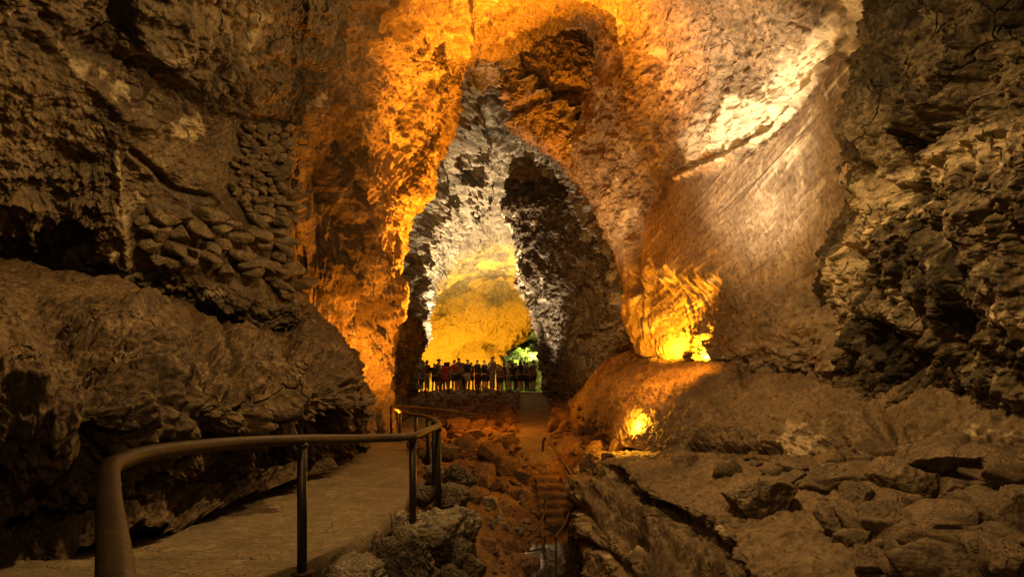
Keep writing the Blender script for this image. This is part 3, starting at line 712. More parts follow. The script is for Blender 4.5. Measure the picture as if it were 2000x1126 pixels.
ctrl += [(0.4, 1, -.4), (0.3, 3, -.9), (0.2, 5, -1.2), (-.1, 6.5, -1.15), (-.35, 8, -1.02), (.3, 8, -1.3), (.8, 7, -1.35), (.3, 9.2, -1.38), (.95, 9.6, -1.48), (.75, 10.3, -1.5),
         (.4, 10.3, -1.42), (1.0, 11.5, -1.4), (-.5, 10, -.85), (-.3, 11, -.9), (0, 11.2, -1.05), (0.1, 12.2, -.95), (.2, 13.9, -.38), (-.6, 12, -.62), (-.5, 14, -.5), (-.1, 13.4, -.6), (-.9, 16, -.48), (.4, 15.2, -.42), (.5, 17, -.38), (.6, 14.3, -.42), (.7, 13.2, -.95), (.7, 12.2, -1.45), (1.3, 13, -1.0),
         (-1.2, 14, -.5), (-2, 20, -.5), (0, 20, -.38), (1.5, 20, -.1), (1.6, 16, -.1), (-3, 26, -.5), (0, 26, -.42), (1.2, 26, -.36), (2.6, 26, -.05), (-6, 26, -.4), (-5, 34, -.35), (0, 34, -.32), (1.4, 34, -.33), (3.5, 34, -.2), (-7, 38, -.3), (-3, 38, -.28), (0, 38, -.28), (1.5, 38, -.28), (4, 38, -.25),
         (-7, 45, -1.0), (0, 45, -1.1), (4, 45, -1.0), (-7, 54, -1.4), (0, 54, -1.4), (4, 60, -1.6), (-6, 66, -1.6), (8, 66, -1.6), (-10, 20, 0), (-10, 40, 0), (-9, 8, 0),
         (2.6, 14, -.2), (3, 10, -.2), (3.2, 7, -.3), (1.9, 6, -1.2), (1.6, 4, -1.2), (2.6, 3, -.9), (6, 4, -.3), (6, 9, -.2), (8, 20, 0), (9, 40, 0), (2, 1, -.8), (6, 0, -.6), (-8, 0, .2), (1.5, 8.4, -1.4)]
ctrl = np.array(ctrl, float)
def _k(r): return np.sqrt(r * r + 0.15)
_D = np.linalg.norm(ctrl[:, None, :2] - ctrl[None, :, :2], axis=2)
_c = np.linalg.solve(_k(_D) + 0.02 * np.eye(len(ctrl)), ctrl[:, 2] - ctrl[:, 2].mean())
def ground_z(x, y):
    x = np.asarray(x, float); y = np.asarray(y, float)
    out = np.full(x.shape, ctrl[:, 2].mean())
    for (cx, cy, _), w in zip(ctrl, _c): out = out + w * _k(np.hypot(x - cx, y - cy))
    return out
nx, ny = int(520 * Q), int(900 * Q)
yy = 0.2 + 66 * np.linspace(0, 1, ny) ** 2.0
xx = np.linspace(-1, 1, nx)
Yg, Ug = np.meshgrid(yy, xx, indexing='ij')
Xg = Ug * np.minimum(2.5 + Yg * 0.55, 12) + 0.0
Zg = ground_z(Xg, Yg)
pg = np.stack([Xg.ravel(), Yg.ravel(), Zg.ravel()], 1)
onpath = sstep(0.15, -0.1, pg[:, 0] - np.interp(pg[:, 1], EY, EX)) * sstep(22, 19, pg[:, 1])
rough = 0.12 * fbm(pg * 0.9, 5, 211, 0.55) + 0.10 * fbm(pg * 2.6, 4, 213, 0.55, mode='r') + 0.02 * fbm(pg * 12, 3, 215)
smooth_red = np.exp(-(seg_dist(pg[:, 0], pg[:, 1], [(-.35, 6), (-.35, 8.5), (-.55, 11)]) / 0.35) ** 2)
walkm = np.exp(-(seg_dist(pg[:, 0], pg[:, 1], [(.5, 14), (.7, 20), (1.0, 28), (1.35, 38)]) / 0.7) ** 2)
pg[:, 2] += rough * (1 - onpath) * (1 - 0.75 * smooth_red) * (1 - walkm) - 0.12 * walkm
idx = np.arange(nx * ny).reshape(ny, nx)
Fg = np.stack([idx[:-1, :-1], idx[:-1, 1:], idx[1:, 1:], idx[1:, :-1]], -1).reshape(-1, 4)
tag(link('ground', mesh_np('ground', pg, Fg, M_ground)), kind='structure')
gs = pg.reshape(ny, nx, 3)[::5, ::5]; a_, b_ = gs.shape[:2]; ii = np.arange(a_ * b_).reshape(a_, b_)
BVH_V['ground'] = gs.reshape(-1, 3); BVH_F['ground'] = np.stack([ii[:-1, :-1], ii[:-1, 1:], ii[1:, 1:], ii[1:, :-1]], -1).reshape(-1, 4)

# ---- path (worn concrete strip) and walkway: slabs with an edge
def strip(name, ys, xl, xr, zz, mat, thick=0.12, ns=500, nw=60, seed=0, flat=0.012, ragged=0.04):
    t = np.linspace(ys[0], ys[-1], ns); w = np.linspace(0, 1, nw)
    L_ = np.interp(t, ys, xl); R_ = np.interp(t, ys, xr)
    L_ = L_ + ragged * fbm(np.stack([t * 1.5, 0 * t, 0 * t], 1), 4, seed, .6); R_ = R_ + ragged * fbm(np.stack([t * 1.5, 0 * t + 5, 0 * t], 1), 4, seed, .6)
    X = L_[:, None] * (1 - w) + R_[:, None] * w; Y = np.repeat(t[:, None], nw, 1); Z = np.repeat(np.interp(t, ys, zz)[:, None], nw, 1)
    p = np.stack([X.ravel(), Y.ravel(), Z.ravel()], 1)
    p[:, 2] += flat * fbm(p * 1.5, 4, seed + 3) + 0.003 * fbm(p * 16, 3, seed + 4)
    p[:, 2] -= 0.012 * 2.2 * np.exp(-((p[:, 1] % 1.9 - .95 + .02 * np.sin(p[:, 0] * 3)) / .028) ** 2)
    g = p.reshape(ns, nw, 3)
    lo_l = g[:, :1].copy(); lo_l[..., 2] -= thick; lo_r = g[:, -1:].copy(); lo_r[..., 2] -= thick
    g = np.concatenate([lo_l, g, lo_r], 1); nw += 2
    fr = g[:1].copy(); fr[..., 2] = fr[..., 2].min(); fr[..., 1] -= 0.004; g = np.concatenate([fr, g], 0); ns += 1
    i = np.arange(ns * nw).reshape(ns, nw)
    Fc = np.stack([i[:-1, :-1], i[:-1, 1:], i[1:, 1:], i[1:, :-1]], -1).reshape(-1, 4)
    BVH_V[name] = g[1::4].reshape(-1, 3); k = np.arange(len(g[1::4]) * nw).reshape(-1, nw)
    BVH_F[name] = np.stack([k[:-1, :-1], k[:-1, 1:], k[1:, 1:], k[1:, :-1]], -1).reshape(-1, 4)
    return tag(link(name, mesh_np(name, g.reshape(-1, 3), Fc, mat)), kind='structure')
yl = [0.3] + PY[1:-1]
strip('path', yl + [24.0], [-4.0] * 9 + [-3.6, -3.4], [interp(y, EY, EX) for y in yl + [24.0]], [interp(y, PY, PZ) for y in yl + [24.0]], M_conc, 0.15, 1300, 90, 5, 0.025)
strip('walkway', [13.7, 14.1, 17, 21, 28, 34, 37.5], [.16, .10, .16, .2, .30, .44, .5], [.86, .86, 1.0, 1.25, 1.6, 1.95, 2.2], [-.41, -.31, -.27, -.25, -.25, -.25, -.25], M_walk, 0.15, 600, 40, 9, 0.05, 0.34)
T_all = bvh(['ground', 'path', 'walkway', 'rock_terrace', 'rock_mound', 'near_left_rock', 'upper_left_wall', 'great_arch', 'near_right_wall'])
T_low = bvh(['ground', 'path', 'walkway', 'rock_terrace', 'rock_mound'])

# ---- pool of still water in the trench
def pool():
    pts = [(.25, 9.0), (.55, 8.7), (1.1, 8.6), (1.5, 9.2), (1.5, 10.6), (1.35, 11.6), (.75, 11.75), (.45, 11.3), (.3, 10.5), (.12, 9.8)]
    top = []
    n = 120; W = cr_weights(len(pts) + 3, n)
    pp = np.array(pts[-1:] + pts + pts[:2]); s = W @ pp
    s = s[(np.linspace(0, len(pp) - 1, n) >= 1) & (np.linspace(0, len(pp) - 1, n) < len(pp) - 2)]
    bm = bmesh.new()
    vt = [bm.verts.new((x, y, -1.27)) for x, y in s]; vb = [bm.verts.new((x, y, -1.40)) for x, y in s]
    bm.faces.new(vt); m = len(vt)
    for i in range(m): bm.faces.new([vt[i], vb[i], vb[(i + 1) % m], vt[(i + 1) % m]])
    me = bpy.data.meshes.new('pool_water'); bm.to_mesh(me); bm.free()
    mt, t, b = nt('dark_still_water'); b.inputs['Base Color'].default_value = (0.012, 0.009, 0.005, 1); b.inputs['Roughness'].default_value = 0.04
    N = t.nodes.new; tc = N('ShaderNodeTexCoord'); nz = N('ShaderNodeTexNoise'); nz.inputs['Scale'].default_value = 5
    t.links.new(tc.outputs['Object'], nz.inputs['Vector']); bp = N('ShaderNodeBump'); bp.inputs['Strength'].default_value = 0.05; bp.inputs['Distance'].default_value = 0.02
    t.links.new(nz.outputs[0], bp.inputs['Height']); t.links.new(bp.outputs[0], b.inputs['Normal'])
    me.materials.append(mt)
    tag(link('pool_water', me), 'dark pool of still water at the foot of the steps', 'pool', kind='structure')
pool()

# ---------------------------------------------------------------- rocks
_ico = {}
def ico(sub):
    if sub not in _ico:
        bm = bmesh.new(); bmesh.ops.create_icosphere(bm, subdivisions=sub, radius=1.0)
        V = np.array([v.co[:] for v in bm.verts]); Fc = np.array([[v.index for v in f.verts] for f in bm.faces]); bm.free()
        _ico[sub] = (V / np.linalg.norm(V, axis=1, keepdims=True), Fc)
    return _ico[sub]

def rock_verts(seed, sub, dims, kind='block', size=None):
    """half-sizes dims; 'block' has broken facets, 'lava' is rounded and pitted, 'slab' is flat"""
    rng = np.random.RandomState(seed)
    D, Fc = ico(sub)
    npl = {'block': 11, 'slab': 10, 'lava': 16, 'stone': 12}[kind]
    nn = rng.normal(size=(npl, 3)); nn /= np.linalg.norm(nn, axis=1, keepdims=True)
    if kind == 'slab': nn = np.vstack([nn * [1, 1, .6], [[.05, .04, 1], [-.04, .06, -1]]])
    nn /= np.linalg.norm(nn, axis=1, keepdims=True)
    hh = rng.uniform(0.62, 1.0, len(nn))
    dot = D @ nn.T
    r = np.where(dot > 0.05, hh / np.maximum(dot, 0.05), 9)
    k = {'block': 46, 'slab': 40, 'lava': 8, 'stone': 10}[kind]
    r = -np.log(np.exp(-k * np.minimum(r, 3)).sum(1)) / k
    p = D * np.clip(r, 0.3, 1.35)[:, None]
    p = p / np.abs(p).max(0) * dims
    L = size or float(np.mean(dims))
    off = rng.uniform(0, 50, 3)
    q = p / L + off
    if kind == 'lava':
        a = 0.16 * fbm(q * 1.0, 3, seed) + 0.12 * fbm(q * 2.6, 4, seed + 1, 0.62, mode='b') + 0.03 * fbm(q * 11, 3, seed + 2, mode='b')
    else:
        a = 0.07 * fbm(q * 1.0, 3, seed) + 0.07 * fbm(q * 2.8, 4, seed + 1, 0.6, mode='r') + 0.014 * fbm(q * 12, 3, seed + 2)
    n = D / dims; n /= np.linalg.norm(n, axis=1, keepdims=True)
    return p + n * (a * L)[:, None], Fc

def boulder(px, py, w, h, label, mat, kind='block', seed=0, sub=5, rot=(0, 0, 0), depth=None, name='boulder', cat='boulder', group=None, sink=0.12, tree=None, Y=None, anchor=0.42):
    """a loose rock resting where the photo shows it: found by looking at its foot on the ground"""
    if Y is None:
        hit, nor = cast(tree or T_low, px, py + h * anchor)
        if hit is None: return None
        Y = hit.y + 0.25 * w * hit.y / F
    x, y, z = P(px, py, Y)
    hw, hh = w * Y / F / 2, h * Y / F / 2
    V, Fc = rock_verts(seed, sub, np.array([hw, depth or hw * 0.85, hh * (1 + sink)]), kind)
    o = link(name, mesh_np(name, V, Fc, mat)); o.location = (x, y, z - hh * sink)
    o.rotation_euler = [math.radians(a) for a in rot]
    return tag(o, label, cat, group)

# retaining edge of the path: dark porous lava rocks
edge_rocks = [
 (848, 1034, 175, 112, 'large brown boulder with a pale tan top, where the first inner rail post stands', M_pale, 'lava'),
 (690, 1118, 185, 92, 'pale tan pitted boulder at the bottom edge beside the front rail post', M_pale, 'lava'),
 (660, 1078, 88, 42, 'small dark rounded rock lying on the path side behind the pale pitted boulder', M_lava, 'lava'),
 (806, 1092, 150, 116, 'dark pitted lava boulder in front of the pale topped boulder', M_lava, 'lava'),
 (742, 1062, 62, 50, 'small dark jagged rock at the concrete edge between two bigger boulders', M_lava, 'lava'),
 (902, 1082, 62, 58, 'small grey rock wedged on the trench side of the pale topped boulder', M_lava, 'block'),
 (884, 1124, 80, 66, 'grey brown rock at the bottom of the frame below the dark pitted boulder', M_lava, 'lava'),
 (925, 1108, 56, 60, 'narrow grey rock at the bottom next to the red soil strip', M_lava, 'block'),
 (880, 975, 84, 66, 'grey porous rock just right of the second inner rail post foot', M_lava, 'lava'),
 (838, 960, 62, 52, 'grey rock on the path edge between the two front inner rail posts', M_lava, 'lava'),
 (893, 928, 70, 70, 'tall dark grey rock on the trench side of the path', M_lava, 'lava'),
 (850, 918, 56, 44, 'pale grey rock on the path edge behind the rail posts', M_pale, 'lava'),
 (838, 888, 46, 34, 'small grey rock at the far bend of the concrete path edge', M_lava, 'lava'),
 (875, 880, 52, 38, 'reddish grey rock near the top of the path edge row', M_red, 'block'),
 (812, 868, 36, 24, 'farthest small rock of the path edge row', M_red, 'block'),
 (915, 1010, 40, 50, 'grey rock standing upright beside the top of the red soil strip', M_lava, 'block'),
]
for k, (px, py, w, h, lab, mat, kd) in enumerate(edge_rocks):
    # the row follows the concrete edge
    Yr = float(np.interp(py + h * 0.35, [868, 890, 920, 960, 1000, 1060, 1126, 1170], [13, 11.5, 10.0, 8.6, 7.4, 6.2, 5.3, 4.9]))
    boulder(px, py, w, h, lab, mat, kd, 300 + k, 6 if w > 100 else 5, (5 * math.sin(k * 3), 7 * math.cos(k * 5), 40 * k), name='edge_rock', cat='rock', group='rocks along the path edge', Y=Yr)

# boulders on the right terrace
tb = [
 (1488, 962, 138, 118, 'big angular block with a dark cleft, at the left end of the terrace boulders', M_boulder, 'block', 0),
 (1764, 940, 178, 100, 'broad smooth angular boulder in the middle of the terrace pile', M_boulder, 'block', 0),
 (1672, 968, 74, 74, 'upright squarish boulder left of the broad angular boulder', M_boulder, 'block', 20),
 (1610, 930, 84, 62, 'flat faced brown boulder behind the big cleft block', M_boulder, 'block', -10),
 (1852, 965, 112, 66, 'low wedge shaped boulder right of the broad angular boulder', M_boulder, 'block', 10),
 (1895, 888, 215, 62, 'long tilted slab leaning along the foot of the right wall', M_boulder, 'slab', -12),
 (1640, 1022, 110, 66, 'rounded brown boulder below the upright squarish boulder', M_boulder, 'block', 8),
 (1752, 1020, 150, 72, 'dark brown boulder directly below the broad angular boulder', M_boulder, 'block', 0),
 (1832, 1042, 110, 56, 'low flat brown boulder with a level top on the terrace', M_boulder, 'slab', 4),
 (1662, 1052, 96, 38, 'thin slab tilted over a dark gap in the terrace pile', M_boulder, 'slab', 8),
 (1910, 1010, 120, 70, 'angular brown boulder below the crumbly pale heap', M_boulder, 'block', 0),
 (1830, 1098, 210, 80, 'wide flat boulder at the bottom edge of the terrace pile', M_boulder, 'slab', 2),
 (1962, 1088, 110, 84, 'tilted dark boulder in the bottom right corner', M_boulder, 'block', -35),
 (1948, 950, 92, 96, 'crumbly pale speckled boulder against the right side', M_pale, 'lava', 0),
 (2000, 1000, 90, 130, 'smooth dark brown boulder cut by the right edge of the picture', M_boulder, 'block', 0),
 (1700, 1092, 130, 64, 'brown boulder with a split top at the bottom of the terrace', M_boulder, 'block', 5),
 (1560, 912, 60, 30, 'small flat stone lying behind the big cleft block', M_boulder, 'slab', 0),
 (1420, 912, 70, 34, 'small brown stone left of the big cleft block', M_boulder, 'block', 0),
 (1340, 895, 62, 26, 'low stone at the foot of the smooth mound', M_boulder, 'slab', 0),
 (1765, 888, 54, 54, 'small upright pointed stone under the dark wall cleft', M_boulder, 'block', 0),
 (1690, 905, 70, 34, 'low brown stone behind the upright squarish boulder', M_boulder, 'slab', 0),
]
for k, (px, py, w, h, lab, mat, kd, rz) in enumerate(tb):
    boulder(px, py, w, h, lab, mat, kd, 500 + k * 3, 6 if w > 120 else 5, (0, rz, 50 * k % 70), name='boulder', group='boulders piled on the right terrace', sink=0.1)

# boulders in and beside the trench
tr = [
 (1160, 828, 40, 40, 'pale brown block standing right of the walkway rocks', M_red, 'block'),
 (1128, 838, 36, 30, 'brown block beside the upper end of the stair rail', M_red, 'block'),
 (1105, 872, 80, 28, 'long flat brown slab next to the top of the steps', M_red, 'slab'),
 (1180, 852, 44, 30, 'yellow lit rock in front of the floor lamp', M_red, 'block'),
 (1212, 868, 46, 26, 'low rock right under the floor lamp', M_red, 'block'),
 (1160, 872, 40, 30, 'brown rock at the corner of the terrace below the lamp', M_red, 'block'),
 (1245, 866, 34, 18, 'small flat stone right of the floor lamp', M_red, 'slab'),
 (1150, 900, 44, 32, 'rock at the top of the terrace corner above the steps', M_red, 'block'),
 (905, 868, 70, 40, 'reddish angular boulder at the left of the trench rubble', M_red, 'block'),
 (955, 880, 66, 54, 'reddish round backed boulder in the middle of the trench', M_red, 'block'),
 (985, 868, 60, 34, 'flat red slab in the upper trench', M_red, 'slab'),
 (925, 850, 60, 26, 'low red rock behind the trench boulders', M_red, 'slab'),
 (940, 925, 62, 44, 'tilted red boulder below the round backed one', M_red, 'block'),
 (985, 910, 70, 40, 'red slab lying across the middle trench', M_red, 'slab'),
 (1015, 925, 80, 26, 'flat overhanging slab beside the top steps', M_red, 'slab'),
 (920, 965, 48, 40, 'square red rock beside the soil strip', M_red, 'block'),
 (1000, 960, 60, 34, 'red rock behind the pale stone heap', M_red, 'block'),
 (1025, 965, 34, 56, 'upright pale slab leaning at the stone heap', M_red, 'block'),
 (960, 978, 44, 30, 'pale orange stone topping the left of the stone heap', M_pale, 'block'),
 (948, 1058, 44, 22, 'dark flat stone on the lower red soil', M_red, 'slab'),
 (988, 1060, 44, 18, 'dark flat stone between red soil and pool', M_red, 'slab'),
 (1020, 1096, 70, 28, 'low dark rock at the left rim of the pool', M_red, 'slab'),
 (1085, 1100, 50, 24, 'dark rock poking out of the pool', M_lava, 'lava'),
 (890, 830, 60, 24, 'low dark slab under the far handrail', M_red, 'slab'),
]
for k, (px, py, w, h, lab, mat, kd) in enumerate(tr):
    boulder(px, py, w, h, lab, mat, kd, 700 + k * 3, 5, (6 * math.sin(k), 10 * math.cos(k * 2), 37 * k), name='boulder', group='boulders in the trench', sink=0.3)

# smaller rocks, each its own object, from a few shared meshes
protos = []
for k in range(14):
    V, Fc = rock_verts(900 + k, 3 if k % 2 else 4, np.array([1, 0.8, 0.62]) * 0.5, ['block', 'slab', 'block', 'lava'][k % 4], 0.5)
    protos.append((V, Fc))
pm = {}
def proto_me(k, mat):
    if (k, mat.name) not in pm: pm[(k, mat.name)] = mesh_np('rock', protos[k][0], protos[k][1], mat)
    return pm[(k, mat.name)]
rnd = random.Random(4)
def scatter(poly, n, smin, smax, mat, name, label, cat, group, tree=None, seed=1, avoid=None):
    rs = random.Random(seed); done = 0; tries = 0
    xs = [a for a, b in poly]; ys = [b for a, b in poly]
    while done < n and tries < n * 30:
        tries += 1
        px, py = rs.uniform(min(xs), max(xs)), rs.uniform(min(ys), max(ys))
        if not inside(np.array([px]), np.array([py]), poly)[0]: continue
        if avoid and inside(np.array([px]), np.array([py]), avoid)[0]: continue
        hit, nor = cast(tree or T_low, px, py)
        if hit is None or abs(nor.z) < 0.45: continue
        s = smin + (smax - smin) * rs.random() ** 2
        o = link(name, proto_me(rs.randrange(14), mat)); o.location = hit + Vector((0, 0, s * 0.08))
        o.scale = (s, s * rs.uniform(.7, 1.1), s * rs.uniform(.6, 1.0)); o.rotation_euler = (rs.uniform(-.4, .4), rs.uniform(-.4, .4), rs.uniform(0, 6.3))
        tag(o, label, cat, group); done += 1
scatter([(870, 850), (1000, 850), (1040, 890), (1050, 960), (960, 960), (905, 900)], 60, .14, .42, M_red, 'loose_rock', 'loose reddish rock among the big boulders of the upper trench', 'rock', 'loose rocks in the upper trench', seed=3)
scatter([(945, 975), (1000, 960), (1050, 985), (1058, 1020), (1030, 1048), (965, 1045), (940, 1010)], 90, .07, .2, M_pale, 'heap_stone', 'small pale stone in the heap left of the steps', 'stone', 'stones heaped left of the steps', seed=5)
scatter([(1085, 780), (1140, 790), (1230, 850), (1215, 895), (1130, 905), (1095, 870)], 60, .12, .38, M_red, 'loose_rock', 'loose brown rock between the walkway and the floor lamp', 'rock', 'loose rocks below the floor lamp', seed=7)
scatter([(1420, 895), (1500, 890), (1900, 885), (2000, 900), (2000, 1126), (1800, 1126), (1680, 1060), (1600, 975), (1530, 940)], 150, .10, .75, M_boulder, 'terrace_stone', 'loose brown stone lying on the right terrace', 'stone', 'small stones on the right terrace', seed=9)
scatter([(620, 1126), (760, 1040), (870, 900), (905, 900), (945, 1126)], 30, .08, .26, M_lava, 'loose_rock', 'small dark rock filling a gap in the path edge row', 'rock', 'small rocks in the path edge', seed=11)
scatter([(950, 1050), (1060, 1050), (1060, 1120), (960, 1120)], 30, .05, .2, M_red, 'loose_rock', 'small dark rock lying by the pool', 'rock', 'small rocks beside the pool', seed=13)

# rubble field below the crowd: uncountable broken stone, one object
def rubble():
    rs = random.Random(21); Vs, Fs, off = [], [], 0
    def put(poly, n, s0, s1):
        nonlocal off
        xs = [a for a, b in poly]; ys = [b for a, b in poly]; k = 0; tr_ = 0
        while k < n and tr_ < n * 20:
            tr_ += 1
            x, y = rs.uniform(min(xs), max(xs)), rs.uniform(min(ys), max(ys))
            if not inside(np.array([x]), np.array([y]), poly)[0]: continue
            z = float(ground_z(x, y)) + 0.02
            s = s0 + (s1 - s0) * rs.random() ** 2.2
            V, Fc = protos[rs.choice([1, 3, 5, 7, 9, 11, 13])]
            R = np.array(Euler((rs.uniform(-.6, .6), rs.uniform(-.6, .6), rs.uniform(0, 6.3))).to_matrix())
            Vs.append((V * s * np.array([1, .85, .8])) @ R.T + [x, y, z + .1 * s]); Fs.append(Fc + off); off += len(V); k += 1
    put([(-2.1, 17), (.05, 15), (.12, 37), (-4.6, 37)], 620, .2, 0.8)
    put([(1.0, 15.5), (1.6, 15.5), (3.6, 36), (2.2, 36)], 240, .18, 0.7)
    for a_, b_ in (((.02, 14.3), (.12, 37)), ((.98, 14.3), (2.3, 37))):
        put([(a_[0] - .14, a_[1]), (a_[0] + .1, a_[1]), (b_[0] + .3, b_[1]), (b_[0] - .3, b_[1])], 230, .07, .4)
    put([(-.15, 13.3), (.42, 13.3), (.42, 13.75), (-.15, 13.75)], 40, .12, .34)
    put([(-1.5, 14), (0.05, 13.6), (.05, 17), (-2.2, 17)], 160, .12, .4)
    tag(link('rubble', mesh_np('rubble', np.vstack(Vs), np.vstack(Fs), M_red)), 'dark broken rubble covering the ground in front of the crowd', 'rubble', kind='stuff')
rubble()

# ---- dry stone wall packed into the left wall, and the coarser stones under it
def dry_wall(name, poly, n, w, h, label, mat, seed, jit=0.35, lift=0.0):
    rs = random.Random(seed); T = bvh(['upper_left_wall'])
    Vs, Fs, off = [], [], 0
    xs = [a for a, b in poly]; ys = [b for a, b in poly]
    y = max(ys); row = 0
    while y > min(ys):
        x = min(xs) + rs.uniform(0, w)
        while x < max(xs):
            ww = w * rs.uniform(.6, 1.5); hh_ = h * rs.uniform(.75, 1.25)
            cx, cy = x + ww / 2, y + rs.uniform(-jit, jit) * h
            x += ww * 0.84
            if not inside(np.array([cx]), np.array([cy]), poly)[0]: continue
            hit, nor = cast(T, cx, cy)
            if hit is None: continue
            s = hit.y / F
            V, Fc = rock_verts(rs.randrange(10000), 4, np.array([ww * s * .58, h * s * 0.9, hh_ * s * .56]) * rs.uniform(.8, 1.1), 'block')
            R = np.array(Euler((rs.uniform(-.2, .2), rs.uniform(-.4, .4) + 0.1, rs.uniform(-.3, .3))).to_matrix())
            c = np.array(hit) + np.array(nor) * (-1 if nor.y > 0 else 1) * (rs.uniform(.1, .5) * h * s + lift)
            Vs.append(V @ R.T + c); Fs.append(Fc + off); off += len(V)
        y -= h * 0.76; row += 1
    return tag(link(name, mesh_np(name, np.vstack(Vs), np.vstack(Fs), mat)), label, 'stone wall')
M_dry = rock_mat('dry_wall_stone', (0.10, 0.078, 0.052), (0.25, 0.195, 0.13), (0.38, 0.30, 0.2), 2.5, 0.9, 0.025, pit=0.3)
dry_wall('dry_stone_wall', [(440, 345), (455, 270), (490, 228), (560, 240), (592, 280), (594, 400), (598, 430), (520, 430), (470, 420)], 0, 24, 15, 'tall narrow patch of small stacked stones filling a cleft in the left wall', M_dry, 3, 0.4, 0.05)
dry_wall('dry_stone_wall', [(255, 430), (300, 405), (440, 420), (600, 425), (604, 560), (560, 590), (480, 560), (400, 515), (280, 500)], 0, 44, 26, 'coarse stacked stones spread above the near left rock', M_dry, 8, 0.6, 0.05)

# ---------------------------------------------------------------- steps
def steps():
    root = empty('stone_steps', (0.75, 13.0, -0.9))
    tag(root, 'narrow rough stone steps climbing from the pool to the walkway', 'steps')
    n = 9
    for k in range(n):
        t = k / (n - 1)
        z = -1.22 + k * 0.107; y = 11.85 + k * 0.262; x0 = .50 - .06 * t; x1 = 1.06 - .14 * t
        rng = np.random.RandomState(60 + k)
        # one tread: a worn block, rounded front
        nu_, nv_ = 60, 28
        u = np.linspace(0, 1, nu_); prof = []
        D_ = 0.36 if k < n - 1 else 0.7; H_ = 0.26
        for s in np.linspace(0, 1, nv_):
            if s < .45: prof.append((0.0, -H_ + s / .45 * (H_ - .03)))
            elif s < .55: a = (s - .45) / .1 * math.pi / 2; prof.append((.03 - .03 * math.cos(a), -.03 + .03 * math.sin(a)))
            else: prof.append((.03 + (s - .55) / .45 * (D_ - .03), 0))
        V = []
        for uu in u:
            for (py_, pz_) in prof: V.append((x0 + (x1 - x0) * uu, y + py_, z + pz_))
        V = np.array(V); V[:, 1] -= 0.03 * fbm(V * np.array([5, 5, 2]), 3, 70 + k); V[:, 2] += 0.014 * fbm(V * 5, 4, 80 + k)
        i = np.arange(nu_ * nv_).reshape(nu_, nv_)
        Fc = np.stack([i[:-1, :-1], i[1:, :-1], i[1:, 1:], i[:-1, 1:]], -1).reshape(-1, 4)
        # close the ends
        me = mesh_np('step', V - np.array([0.75, 13.0, -0.9]), Fc, M_ground)
        bm = bmesh.new(); bm.from_mesh(me); bm.verts.ensure_lookup_table()
        for e in (0, nu_ - 1):
            bm.faces.new([bm.verts[int(i[e, j])] for j in range(nv_)])
        bm.to_mesh(me); bm.free()
        link('step', me, root)
steps()

# ---------------------------------------------------------------- rails
def smooth_path(pts, per=10):
    P_ = np.array(pts, float); return cr_weights(len(P_), (len(P_) - 1) * per + 1) @ P_
def tube_arrays(pts, r, seg=14, caps=True, wobble=0.0):
    pts = np.array(pts, float); n = len(pts)
    r = np.full(n, r) if np.isscalar(r) else np.array(r)
    T = np.gradient(pts, axis=0); T /= np.linalg.norm(T, axis=1, keepdims=True)
    up = np.array([0, 0, 1.0]) if abs(T[0, 2]) < 0.9 else np.array([0, 1.0, 0])
    V = []
    for i in range(n):
        a = np.cross(T[i], up); a /= np.linalg.norm(a); b = np.cross(a, T[i]); up = b
        for k in range(seg):
            t = 2 * math.pi * k / seg; V.append(pts[i] + r[i] * (a * math.cos(t) + b * math.sin(t)))
    Fc = []
    for i in range(n - 1):
        for k in range(seg):
            Fc.append((i * seg + k, i * seg + (k + 1) % seg, (i + 1) * seg + (k + 1) % seg, (i + 1) * seg + k))
    return V, Fc, [list(range(seg))[::-1], [(n - 1) * seg + k for k in range(seg)]] if caps else []
def tube(name, pts, r, mat, parent=None, off=(0, 0, 0), seg=14):
    V, Fc, caps = tube_arrays(pts, r, seg)
    me = bpy.data.meshes.new(name); me.from_pydata([tuple(np.array(v) - off) for v in V], [], Fc + caps); me.materials.append(mat)
    for p in me.polygons: p.use_smooth = len(p.vertices) == 4
    return link(name, me, parent)
def handrail(pix, posts, r, label, loc, rp=None, smooth=True, group=None):
    root = empty('handrail', loc); tag(root, label, 'handrail', group)
    pts = [P(*p) for p in pix]
    tube('top_rail', smooth_path(pts) if smooth else pts, r, M_rail, root, loc, 16)
    for (px, py, Y, bz) in posts:
        x, y, z = P(px, py, Y)
        b = bz if bz is not None else float(ground_z(x, y)) - 0.05
        tube('base_plate', [(x, y, b + .045), (x, y, b + .062)], (rp or r * .8) * 2.3, M_post, root, loc, 18)
        tube('weld_collar', [(x, y, z - r * 1.5), (x, y, z - r * 1.15), (x, y, z - r * .7)], [(rp or r * .8) * 1.04, (rp or r * .8) * 1.22, (rp or r * .8) * 1.3], M_post, root, loc, 16)
        p = tube('post', [(x, y, b), (x, y, b + (z - b) * .5), (x, y, z - r * 0.4)], rp or r * 0.8, M_post, root, loc, 14)
    return root
